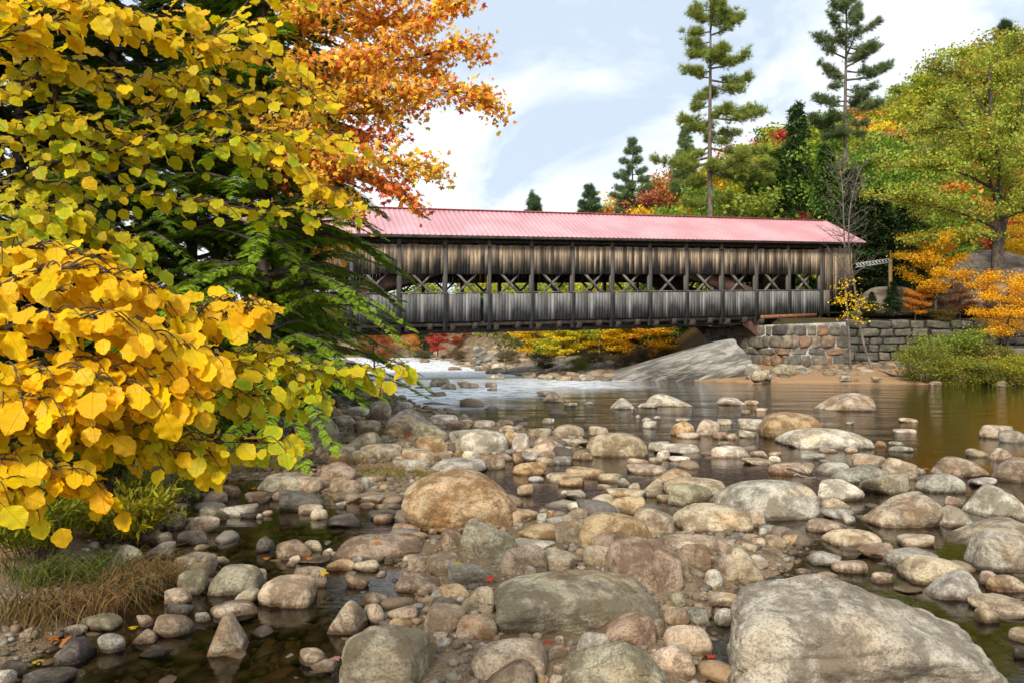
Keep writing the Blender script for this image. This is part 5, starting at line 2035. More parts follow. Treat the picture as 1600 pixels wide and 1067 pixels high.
# right bank: the big maple, golden maples, bushes
def big_maple():
    """large green-gold maple at the right edge, limbs traced from the photograph"""
    rs = np.random.RandomState(31)
    Y = 47.0
    base = P(1556, 432, Y)
    root = empty("sugar_maple", "big green-gold maple with a dark forked trunk on the bedrock at the right edge", "tree", tuple(base), G4)
    gt = Geo(); tips = []
    limbs = [  # (points as u, v, depth offset), radius
        ([(1556, 436, 0), (1557, 380, 0), (1560, 330, .2), (1562, 270, .4), (1550, 190, .4), (1545, 110, .2)], .30),
        ([(1560, 436, .5), (1564, 390, .6), (1572, 330, 1), (1584, 270, 1.5), (1590, 200, 2), (1600, 120, 2)], .24),
        ([(1560, 330, .2), (1535, 250, -1), (1500, 190, -1.6), (1470, 150, -2)], .12),
        ([(1562, 360, 0), (1520, 340, -1.2), (1470, 325, -2), (1400, 312, -2.4), (1372, 316, -2.6)], .11),
        ([(1560, 300, .2), (1500, 270, -1.5), (1440, 260, -2.5), (1400, 262, -3)], .11),
        ([(1562, 270, .4), (1520, 210, 1.5), (1470, 200, 2.4), (1420, 210, 3)], .10),
        ([(1572, 330, 1), (1610, 290, .5), (1660, 250, 0)], .12),
        ([(1560, 345, 0), (1600, 330, -1.5), (1650, 320, -2)], .10),
        ([(1556, 380, 0), (1530, 365, -1), (1490, 372, -1.6), (1450, 376, -2)], .08),
        ([(1550, 190, .4), (1500, 120, 0), (1460, 110, 0)], .08),
        ([(1545, 130, .2), (1560, 90, 1), (1590, 70, 1)], .06),
        ([(1590, 200, 2), (1640, 150, 2), (1690, 120, 2)], .08),
        ([(1584, 270, 1.5), (1560, 200, 3.4), (1530, 150, 4)], .08),
        ([(1562, 250, .4), (1590, 190, -2), (1600, 140, -3)], .08),
        ([(1560, 310, .2), (1560, 250, -2.6), (1540, 200, -3.4)], .08),
    ]
    for pts, r in limbs:
        p = spline([P(u, v, Y + d) for u, v, d in pts], 14) - base
        tube(gt, p, np.linspace(r, r * .25, 14), 7)
        L = np.linalg.norm(p[-1] - p[0])
        for k in range(int(5 + L * 2.2)):
            i = rs.randint(4 if r > .2 else 3, 14)
            s0 = p[i]
            d = rand_dirs(rs, 1)[0]; d[2] = abs(d[2]) * .6
            if r > .2 and s0[2] < 3.5: continue
            e = s0 + d * rs.uniform(.6, 1.7)
            tube(gt, spline([s0, (s0 + e) / 2 + rs.normal(size=3) * .08, e], 5), np.linspace(.03, .008, 5), 4)
            tips += [e, (s0 + e) / 2, e + rs.normal(size=3) * .25]
    tips = np.array(tips)
    g = Geo(); leaf_cloud(rs, g, tips, 34000, 0.36, 0.17, .7, flat=.45)
    link("trunk", gt.mesh("trunk"), M_BARK, parent=root)
    link("crown", g.mesh("crown", smooth=False), M_LEAF, parent=root, color=(0.36, 0.41, 0.045))
    k = rs.rand(len(tips)) < .30
    g = Geo(); leaf_cloud(rs, g, tips[k], 4600, 0.28, 0.16, .7, flat=.45)
    link("turned_leaves", g.mesh("turned_leaves", smooth=False), M_LEAF, parent=root, color=(0.50, 0.22, 0.04), label="orange-brown turned leaves scattered through the crown")


big_maple()
for i, (kind, u, vt, vb, Y, c, w, lab, nm, cat) in enumerate([
        ('near_round', 1462, 352, 486, 46.5, GO, 1.0, "slender golden-orange maple left of the bare bedrock slope", "maple_tree", "tree"),
        ('near_round', 1575, 416, 548, 43.0, (0.90, 0.48, 0.015), 1.15, "bright golden maple at the right edge above the low block wall", "maple_tree", "tree"),
        ('near_round', 1430, 446, 500, 46.8, OR, 1.1, "small orange sapling on the wall top beside the sign post", "maple_tree", "tree"),
        ('near_round', 1610, 330, 440, 54, YE, 1.2, "yellow tree on the slope behind the big maple trunk", "maple_tree", "tree"),
        ('near_round', 1500, 440, 500, 46.9, (0.25, 0.10, 0.03), 1.4, "rusty brown scrub on the bedrock slope", "shrub", "shrub"),
        ('conifer', 1395, 440, 494, 46.6, (0.03, 0.07, 0.02), 1.9, "low dark green juniper bush on the wall beside the sign post", "shrub", "shrub"),
        ('conifer', 1362, 456, 492, 46.2, (0.04, 0.08, 0.025), 2.0, "low green fir bush left of the sign post", "shrub", "shrub"),
        ('conifer', 1440, 410, 490, 47.4, (0.035, 0.07, 0.02), 1.4, "young dark fir behind the golden-orange maple", "fir_tree", "tree"),
        ('bush', 1335, 486, 497, 45.9, OL, 1.6, "low olive tuft of shrub on the wall top by the bridge end", "shrub", "shrub"),
        ('bush', 1470, 480, 502, 46.3, (0.16, 0.12, 0.03), 1.8, "brownish low shrub on top of the dry-stone wall", "shrub", "shrub"),
        ('bush', 1446, 536, 603, 37.9, (0.24, 0.25, 0.03), 1.0, "leftmost olive bush at the water right of the beach", "shrub", "shrub"),
        ('bush', 1478, 512, 590, 41.5, (0.22, 0.27, 0.03), 1.1, "tall green bush climbing the dry-stone wall", "shrub", "shrub"),
        ('bush', 1500, 556, 606, 37.2, (0.30, 0.28, 0.03), 1.2, "yellowish bush at the water below the tall green one", "shrub", "shrub"),
        ('bush', 1545, 560, 607, 36.8, (0.22, 0.24, 0.03), 1.3, "low green bush overhanging the water before the golden maple", "shrub", "shrub"),
        ('bush', 1588, 552, 608, 36.6, (0.38, 0.35, 0.03), 1.2, "olive waterside bush at the right edge", "shrub", "shrub"),
        ('bush', 1620, 556, 606, 38.0, (0.18, 0.2, 0.03), 1.2, "green waterside bush cut by the right edge", "shrub", "shrub"),
        ('bush', 1520, 536, 590, 41.0, (0.22, 0.16, 0.04), 1.2, "brown-green bush between the wall and the waterside bushes", "shrub", "shrub"),
        ('bush', 1566, 536, 580, 41.2, (0.2, 0.19, 0.03), 1.0, "small bush before the low block wall", "shrub", "shrub"),
        ('bush', 906, 556, 584, 47, (0.24, 0.28, 0.05), 1.0, "round light green bush on the rubble bar under the bridge", "shrub", "shrub"),
        ('bush', 975, 552, 576, 50, (0.20, 0.12, 0.05), 1.2, "brownish shrub at the left foot of the granite ledge", "shrub", "shrub"),
        ('bush', 1000, 540, 566, 52, (0.18, 0.13, 0.05), 1.2, "brown shrub behind the granite ledge", "shrub", "shrub"),
        ('bush', 850, 550, 574, 54, (0.12, 0.13, 0.04), 1.4, "dark shrub beneath the leftmost golden tree", "shrub", "shrub"),
        ('bush', 925, 548, 572, 53, (0.13, 0.12, 0.04), 1.4, "dark shrub between the golden trees", "shrub", "shrub"),
        ('bush', 790, 546, 566, 62, (0.15, 0.12, 0.05), 1.6, "brown shrub right of the far crags", "shrub", "shrub"),
        ('bush', 715, 546, 562, 84, (0.16, 0.10, 0.04), 1.8, "rusty shrub below the red trees", "shrub", "shrub"),
        ('bush', 660, 546, 560, 90, (0.14, 0.12, 0.05), 2.2, "low brown shrub on the far bank under the orange tree", "shrub", "shrub")]):
    tree(nm, kind, lab, cat, u, vt, Y, c, wide=w, group=G4 if u > 1300 else G1, seed=i + 1, vbase=vb)


def bare_tree():
    rs = np.random.RandomState(17)
    Y = 42.5
    base = P(1336, 588, Y)
    root = empty("bare_tree", "thin twin-stemmed bare tree in front of the bridge's right end", "tree", tuple(base), G4)
    gt = Geo(); tips = []
    for pts, r in [([(1330, 586), (1326, 520), (1322, 460), (1320, 400), (1318, 340), (1316, 290), (1310, 250)], .075),
                   ([(1366, 586), (1352, 545), (1342, 500), (1334, 440), (1326, 380), (1328, 330), (1336, 290), (1346, 262)], .085)]:
        p = spline([P(u, v, Y + .5 * math.sin(i)) for i, (u, v) in enumerate(pts)], 30) - base
        tube(gt, p, np.linspace(r, .02, 30), 7)
        for k in range(44):
            i = rs.randint(12, 30); s0 = p[i]
            a = rs.uniform(0, 6.28); L = rs.uniform(.6, 2.6) * (1.25 - i / 34)
            d = np.array([math.cos(a), math.sin(a) * .7, rs.uniform(.3, 1.2)]); d /= np.linalg.norm(d)
            e = s0 + d * L
            q = spline([s0, s0 + d * L * .5 + [0, 0, -.08 * L] + rs.normal(size=3) * .06, e], 7)
            tube(gt, q, np.linspace(.022, .006, 7), 4)
            for m in range(5):
                t0 = q[rs.randint(2, 7)]; d2 = d + rs.normal(size=3) * .5
                e2 = t0 + d2 / np.linalg.norm(d2) * rs.uniform(.25, .9)
                tube(gt, [t0, (t0 + e2) / 2 + rs.normal(size=3) * .03, e2], [.011, .008, .005], 3)
            if i < 20: tips.append(e)
    link("trunk", gt.mesh("trunk"), M_PINEBARK, parent=root)
    g = Geo(); c = np.array([P(u, v, Y) - base for u, v in [(1312, 448), (1320, 470), (1330, 462), (1338, 480), (1318, 492), (1345, 470), (1340, 500), (1308, 470), (1326, 440), (1360, 478)]])
    leaf_cloud(rs, g, c, 420, .28, .13, .6)
    link("leaves", g.mesh("leaves", smooth=False), M_LEAF, parent=root, color=YE)


bare_tree()


# ------------------------------------------------------------------ hemlocks on the left bank
def build_frond(rs):
    """returns V, quads only (tips closed as slim quads)"""
    V = []; Q = []
    def strip(a, b, w):
        d = b - a; s = np.array([d[1], -d[0], 0]); s = s / (np.linalg.norm(s) + 1e-9) * w
        n = len(V)
        V.extend([a, a + d * .45 + s, b, a + d * .45 - s]); Q.append([n, n + 1, n + 2, n + 3])
    def z(y): return -0.25 * y * y
    for i in range(12):
        y = 0.06 + i * 0.078
        for s in (-1, 1):
            l = 0.40 * (1 - y) ** .75 + 0.05
            a = np.array([0, y, z(y)]); b = np.array([s * l * .8, y + l * .62, z(y) - l * .2 + rs.uniform(-.03, .03)])
            strip(a, b, .027)
            d = (b - a) / l
            for k in range(3 if i < 8 else 2):
                t = .28 + .22 * k; c = a + (b - a) * t
                for s2 in (-1, 1):
                    pr = np.array([-d[1], d[0], 0]) * s2
                    strip(c, c + (d * .7 + pr * .7 + [0, 0, rs.uniform(-.15, .05)]) * l * .36 * (1.1 - t * .6), .026)
    strip(np.array([0, .0, 0]), np.array([0, 1.08, z(1.08)]), .02)
    return np.array(V), np.array(Q)


def hemlock_meshes(seed, H, Rc, lo, whorl=0.30):
    rs = np.random.RandomState(seed)
    gt = Geo(); gc = Geo()
    t = np.linspace(0, 1, 10)
    tube(gt, np.stack([.12 * np.sin(t * 3), .1 * np.cos(t * 2), t * H - .3], -1), H * .009 * (1 - t * .92), 8)
    fr = [build_frond(rs) for _ in range(3)]
    pos = [[], [], []]; dr = [[], [], []]; sz = [[], [], []]
    z = lo
    while z < H - .3:
        f = z / H
        L0 = Rc * (1 - f) ** .62
        for b in range(5):
            az = rs.uniform(0, 6.28); e = np.array([math.cos(az), math.sin(az), 0])
            L = L0 * rs.uniform(.6, 1.12)
            pts = spline([[0, 0, z], e * L * .4 + [0, 0, z + .10 * L], e * L * .75 + [0, 0, z - .02 * L], e * L + [0, 0, z - .20 * L]], 10)
            tube(gt, pts, np.linspace(.05, .008, 10), 4)
            sd = np.cross(e, [0, 0, 1])
            m = int(15 + L * 14)
            for i in range(m):
                q = .05 + .95 * (i + rs.rand()) / m
                j = q * 9; k = int(min(j, 8)); p = pts[k] + (pts[k + 1] - pts[k]) * (j - k)
                s = rs.choice([-1, 1]) if q < .93 else rs.uniform(-.3, .3)
                d = e * rs.uniform(.5, 1.0) + sd * s * rs.uniform(.5, 1.0) + [0, 0, -.22]
                w = rs.randint(3)
                pos[w].append(p); dr[w].append(d); sz[w].append((.20 + .20 * (1 - q)) * rs.uniform(.75, 1.25) * min(1, .5 + L / 3))
        z += whorl * rs.uniform(.7, 1.3)
    for w in range(3):
        p = np.array(pos[w]); d = np.array(dr[w])
        nr = rand_dirs(rs, len(p)) * .42 + [0, 0, 1]
        scatter(gc, fr[w][0], fr[w][1], frames(d, nr), p, np.array(sz[w]))
    return gt.mesh("trunk"), gc.mesh("crown", smooth=False)


def hemlocks():
    mt, mc = hemlock_meshes(5, 17, 3.6, 0.5)
    mt2, mc2 = hemlock_meshes(6, 15, 3.2, 0.3, .34)
    HG = (0.25, 0.38, 0.02)
    for i, (u, Y, w, h, c, ms, lab) in enumerate([
            (420, 14.5, 1.02, 1.0, HG, 0, "nearest dark green hemlock whose feathery boughs hang before the bridge"),
            (180, 14.0, 1.0, 1.05, (0.15, 0.25, 0.015), 1, "dark hemlock behind the yellow shrub, second from the bridge"),
            (300, 19.5, 1.05, 1.1, (0.13, 0.22, 0.015), 1, "hemlock standing back between the two nearer ones"),
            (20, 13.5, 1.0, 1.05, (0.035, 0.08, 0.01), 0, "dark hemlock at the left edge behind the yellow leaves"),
            (310, 15.6, 0.85, 0.98, (0.22, 0.34, 0.018), 1, "green hemlock between the nearest one and the yellow shrub"),
            (475, 25.0, 1.15, 0.80, (0.20, 0.32, 0.018), 0, "hemlock farther up the bank, just left of the bridge end"),
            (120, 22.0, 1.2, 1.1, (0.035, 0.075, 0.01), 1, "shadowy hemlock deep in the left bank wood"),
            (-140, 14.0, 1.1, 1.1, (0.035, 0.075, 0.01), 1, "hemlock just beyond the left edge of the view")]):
        x = (u - CX) / F * Y
        zb = ground_z(x, Y) - .1
        root = empty("hemlock_tree", lab, "hemlock", (x, Y, zb), "hemlocks on the left bank", rz=[2.2, 1.9, 4.0, 0.3, 2.9, 5.1, 3.0, 1.0][i])
        root.scale = (w, w, h)
        link("trunk", (mt, mt2)[ms], M_BARK, parent=root)
        link("crown", (mc, mc2)[ms], M_NEEDLE, parent=root, color=c)


hemlocks()


# ------------------------------------------------------------------ broad yellow leaves hanging into the view
def broad_leaf(rs):
    """broad toothed leaf, slightly folded and curled: grid of 5 x 9 points with uv"""
    rows, cols = 11, 5
    t = np.linspace(0, 1, rows)
    half = rs.uniform(.38, .48) * np.sin(np.pi * t ** 0.78) ** 0.70
    half[0] = 0.02; half[-1] = 0.004
    V = []; UV = []
    curl = rs.uniform(-.25, .45); fold = rs.uniform(.02, .28); tw = rs.uniform(-.3, .3); ph = rs.uniform(0, 6)
    for i in range(rows):
        for j in range(cols):
            s = (j - 2) / 2
            w = half[i] * (1 + (rs.uniform(-.13, .10) if abs(s) == 1 else 0))
            skew = 1.06 if s > 0 else .94
            x = s * w * skew; y = t[i] + (0.03 * rs.uniform(-1, 1) if abs(s) == 1 else 0)
            if i == 0: y += -0.04 * abs(s)
            z = fold * abs(x) - curl * t[i] ** 2 * .4 + .035 * math.sin(t[i] * 17 + s * 2 + ph) * abs(s) * 1.6 + tw * x * t[i]
            V.append([x, y, z]); UV.append([0.5 + s * .5 * (w / .45), t[i]])
    V = np.array(V); UV = np.array(UV); Fq = []
    for i in range(rows - 1):
        for j in range(cols - 1):
            a = i * cols + j
            Fq.append([a, a + 1, a + cols + 1, a + cols])
    Fq = np.array(Fq)
    return V, Fq, UV[Fq]


_r = np.random.RandomState(44)
BL = [broad_leaf(_r) for _ in range(10)]


def leafy_branch(rs, gs, rec, pts, r0, tw_n, tw_len, lsize, tint, gap=0.045, droop=0.25, spread=1.0, bare=0.12, face=0.0):
    """branch through pts with side twigs; leaves alternate along the twigs, blades hanging"""
    p = spline(pts, 40)
    tube(gs, p, np.linspace(r0, r0 * .3, 40), 6)
    tot = np.linalg.norm(np.diff(p, axis=0), axis=1).sum()
    def along(q, L, base_s=0.0):
        n = max(2, int(L / gap)); k = np.linspace(base_s, 1, n) * (len(q) - 1)
        for i, kk in enumerate(k):
            a = int(min(kk, len(q) - 2)); c = q[a] + (q[a + 1] - q[a]) * (kk - a)
            d = q[a + 1] - q[a]; d = d / np.linalg.norm(d)
            side = np.cross(d, [0, 0, 1]); side /= np.linalg.norm(side) + 1e-6
            s = 1 if i % 2 else -1
            out = side * s * rs.uniform(.25, .8) + d * rs.uniform(.3, .9) + np.array([0, 0, -rs.uniform(.0, 1.05)])
            out /= np.linalg.norm(out)
            pl = rs.uniform(.008, .02)
            tube(gs, [c, c + out * pl], [.0012, .001], 3)
            nr = np.array([rs.uniform(-.6, .6), -rs.uniform(.05, .9) - face, rs.uniform(.35, 1.2)])
            rec.append((c + out * pl, out, nr, lsize * rs.uniform(.5, 1.2), tint))
    along(p, tot * (1 - bare), bare)
    for i in range(tw_n):
        t = bare + (1 - bare) * (i + rs.rand()) / tw_n
        j = t * 38; k = int(j); c = p[k]
        d = p[k + 1] - p[k]; d /= np.linalg.norm(d)
        side = np.cross(d, [0, 0, 1]); side /= np.linalg.norm(side) + 1e-6
        s = 1 if i % 2 else -1
        e = d * rs.uniform(.5, 1.1) + side * s * rs.uniform(.2, .9) + np.array([0, 0, rs.uniform(-.24, .26) * spread])
        e /= np.linalg.norm(e)
        L = tw_len * rs.uniform(.5, 1.2) * (1.15 - t * .5)
        q = spline([c, c + e * L * .5 + [0, 0, .02], c + e * L + [0, 0, -droop * L]], 9)
        tube(gs, q, np.linspace(r0 * .35, .0014, 9), 4)
        along(q, L, .15)


def yellow_shrubs():
    rs = np.random.RandomState(12)
    YC = (0.98, 0.62, 0.006)
    shrubs = [
        ("upper", "big-leaved yellow and green shrub filling the upper left, dark limbs showing", (-3.3, 3.1, 0.9), [
            # pixel points with depth, twigs, twig length, leaf size, green share
            ([(-150, 350, 3.1), (0, 300, 3.0), (60, 262, 2.95), (150, 243, 2.9), (240, 225, 2.95), (330, 222, 3.0), (410, 226, 3.1)], .011, 22, .34, .092, .50),
            ([(60, 262, 2.95), (130, 240, 2.9), (235, 165, 3.0), (300, 96, 3.1), (380, 12, 3.2)], .009, 20, .32, .088, .18),
            ([(-150, 300, 3.0), (0, 285, 3.0), (100, 288, 3.0), (220, 302, 3.0), (330, 318, 3.1), (440, 330, 3.2), (560, 322, 3.2)], .008, 20, .24, .085, .42),
            ([(80, 240, 2.9), (85, 150, 2.8), (60, 90, 2.8), (10, 40, 2.8)], .006, 14, .32, .095, .25),
            ([(-150, 120, 2.6), (0, 60, 2.6), (100, 30, 2.7), (200, 20, 2.8), (300, 30, 2.9)], .007, 18, .30, .10, .05),
            ([(-150, 20, 2.5), (0, 10, 2.6), (80, -10, 2.7), (170, 10, 2.7)], .007, 14, .30, .10, .03),
            ([(-150, 180, 2.7), (-20, 150, 2.7), (80, 120, 2.8), (190, 130, 2.9), (290, 110, 3.1)], .007, 18, .30, .09, .25),
            ([(240, 225, 2.95), (320, 180, 3.1), (420, 150, 3.2), (500, 148, 3.3)], .006, 18, .28, .085, .12),
            ([(300, 96, 3.1), (370, 80, 3.2), (440, 95, 3.3), (480, 120, 3.3)], .005, 12, .24, .082, .10),
            ([(330, 222, 3.0), (400, 215, 3.1), (470, 215, 3.2), (545, 220, 3.2)], .005, 14, .22, .088, .16),
            ([(410, 226, 3.1), (440, 250, 3.1), (490, 290, 3.15), (530, 300, 3.2)], .005, 9, .18, .088, .10),
            ([(-150, 250, 2.8), (0, 225, 2.8), (60, 200, 2.8), (120, 190, 2.8)], .005, 14, .28, .095, .35),
            ([(-150, 430, 2.8), (-20, 380, 2.8), (60, 350, 2.8), (150, 360, 2.85), (215, 385, 2.9)], .007, 18, .30, .092, .55),
            ([(-150, 330, 2.6), (-20, 320, 2.6), (40, 330, 2.6), (110, 330, 2.7)], .005, 12, .26, .09, .35),
            ([(380, 12, 3.2), (410, -20, 3.2), (450, -30, 3.2)], .005, 8, .24, .085, .05),
            ([(200, 20, 2.8), (260, 60, 2.9), (330, 60, 3.0), (400, 40, 3.2)], .005, 14, .26, .09, .10),
            ([(240, 225, 2.95), (280, 150, 3.0), (310, 130, 3.1), (350, 140, 3.2)], .005, 12, .26, .088, .35),
        ]),
        ("lower", "dense golden shrub with the largest leaves, sweeping in from the left edge", (-2.9, 2.4, 0.75), [
            ([(-250, 560, 2.2), (-60, 480, 2.1), (40, 430, 2.05), (130, 420, 2.1), (220, 450, 2.2), (290, 480, 2.3)], .009, 26, .26, .100, .0),
            ([(-250, 560, 2.1), (-60, 530, 2.0), (60, 500, 1.95), (160, 500, 2.0), (250, 530, 2.1), (320, 560, 2.2)], .009, 28, .26, .100, .0),
            ([(-250, 600, 2.0), (-60, 590, 1.9), (60, 580, 1.9), (150, 590, 1.95), (240, 610, 2.05), (300, 620, 2.1)], .009, 26, .24, .098, .02),
            ([(-250, 520, 2.3), (-60, 420, 2.25), (30, 390, 2.2), (100, 395, 2.3), (180, 420, 2.35)], .007, 20, .26, .10, .02),
            ([(-250, 660, 1.95), (-60, 640, 1.9), (40, 620, 1.85), (130, 640, 1.9)], .007, 18, .22, .098, .02),
            ([(200, 560, 2.15), (245, 550, 2.2), (290, 520, 2.3), (350, 492, 2.4), (405, 478, 2.45)], .008, 14, .16, .090, .0),
            ([(290, 520, 2.3), (310, 490, 2.35), (340, 474, 2.4), (430, 478, 2.45)], .005, 12, .12, .085, .0),
            ([(-60, 460, 2.25), (60, 450, 2.2), (140, 470, 2.25), (220, 505, 2.3), (330, 540, 2.35)], .006, 24, .24, .098, .0),
            ([(40, 540, 1.95), (120, 560, 2.0), (200, 580, 2.05), (280, 585, 2.1)], .005, 20, .22, .10, .0),
        ]),
        ("fringe", "low green-edged yellow branches reaching right over the stones", (-2.6, 2.2, 0.7), [
            ([(-250, 720, 2.0), (-40, 700, 2.0), (60, 676, 2.05), (150, 664, 2.1), (250, 680, 2.15), (360, 690, 2.2), (465, 690, 2.3)], .006, 20, .13, .085, .50),
            ([(60, 700, 2.0), (160, 690, 2.1), (260, 700, 2.15), (330, 712, 2.2)], .005, 12, .12, .088, .25),
            ([(130, 690, 2.1), (230, 662, 2.2), (300, 622, 2.3), (360, 590, 2.4), (430, 572, 2.5), (500, 578, 2.6), (560, 580, 2.7), (632, 566, 2.75)], .006, 24, .15, .085, .55),
            ([(300, 622, 2.3), (350, 570, 2.4), (400, 548, 2.5), (440, 560, 2.5)], .005, 12, .14, .082, .45),
            ([(300, 622, 2.3), (360, 620, 2.4), (420, 615, 2.5), (470, 600, 2.5)], .005, 12, .14, .085, .6),
            ([(430, 572, 2.5), (470, 592, 2.55), (500, 610, 2.6)], .004, 7, .10, .085, .7),
            ([(-250, 760, 1.9), (-40, 720, 1.9), (40, 720, 1.9), (110, 740, 1.95), (140, 760, 2.0)], .005, 12, .13, .092, .0),
            ([(-250, 820, 1.8), (-60, 770, 1.8), (0, 760, 1.8), (40, 780, 1.85)], .005, 10, .13, .090, .15),
            ([(-250, 700, 1.9), (-60, 660, 1.9), (30, 655, 1.95), (120, 650, 2.0), (200, 650, 2.1)], .006, 18, .16, .092, .25),
        ]),
    ]
    for key, lab, base, brs in shrubs:
        base = np.array(base); base[2] = ground_z(base[0], base[1]) - .05
        root = empty("broadleaf_shrub", lab, "shrub", tuple(base), "broad-leaved shrubs on the near left bank")
        gs = Geo(); rec = []
        crown = base + np.array([0.25, 0, 1.2])
        for pts, r, n, L, s, ti in brs:
            ti = ti + .18 if key == 'upper' else ti
            L = L * (.62 if key == 'lower' else 1)
            s *= .68 if key == 'upper' else .72
            n = int(n * (1.2 if key == 'upper' else 1.55 if key == 'lower' else 1.6))
            gp_ = .042 if key == 'upper' else .036
            q = [P(*a) for a in pts]
            if pts[0][0] < -100:       # joins a stem that rises from the ground outside the view
                q0 = q[0]
                mid = np.array([base[0] + (q0[0] - base[0]) * .4, base[1], base[2] + (q0[2] - base[2]) * .55])
                tube(gs, spline([base, mid, q0], 14), np.linspace(.028, r, 14), 7)
            leafy_branch(rs, gs, rec, q, r, n, L, s, ti, gap=gp_, face=.45 if key == 'upper' else .1)
        link("stems", gs.mesh("stems", base), M_TWIG, parent=root)
        gl = Geo()
        pos = np.array([a[0] for a in rec]); d = np.array([a[1] for a in rec]); nr = np.array([a[2] for a in rec]); s = np.array([a[3] for a in rec]); ti = np.array([a[4] for a in rec])
        k = rs.randint(0, len(BL), len(rec))
        for j, (V, Fq, UV) in enumerate(BL):
            m = k == j
            scatter(gl, V, Fq, frames(d[m], nr[m]), pos[m], s[m], UV, np.clip(ti[m] * 1.15 + rs.normal(size=m.sum()) * .12 * (ti[m] > .01), 0, 1))
        link("leaves", gl.mesh("leaves", base, uv=True, tint=True), M_BROAD, parent=root, color=YC)
        print(key, len(rec))


yellow_shrubs()


# ------------------------------------------------------------------ orange maple leaning out over the river
def maple_leaf():
    a = [(0, 0), (.10, .22), (.42, .10), (.34, .34), (.62, .52), (.30, .56), (.16, .62), (0, 1.0), (-.16, .62), (-.30, .56), (-.62, .52), (-.34, .34), (-.42, .10), (-.10, .22)]
    V = [(0, .38, .05)] + [(x, y, -.10 * abs(x) - .05 * y) for x, y in a]
    Fq = [[0, i + 1, (i + 1) % 14 + 1] for i in range(14)]
    return np.array(V, float), np.array(Fq)


ML, MLF = maple_leaf()


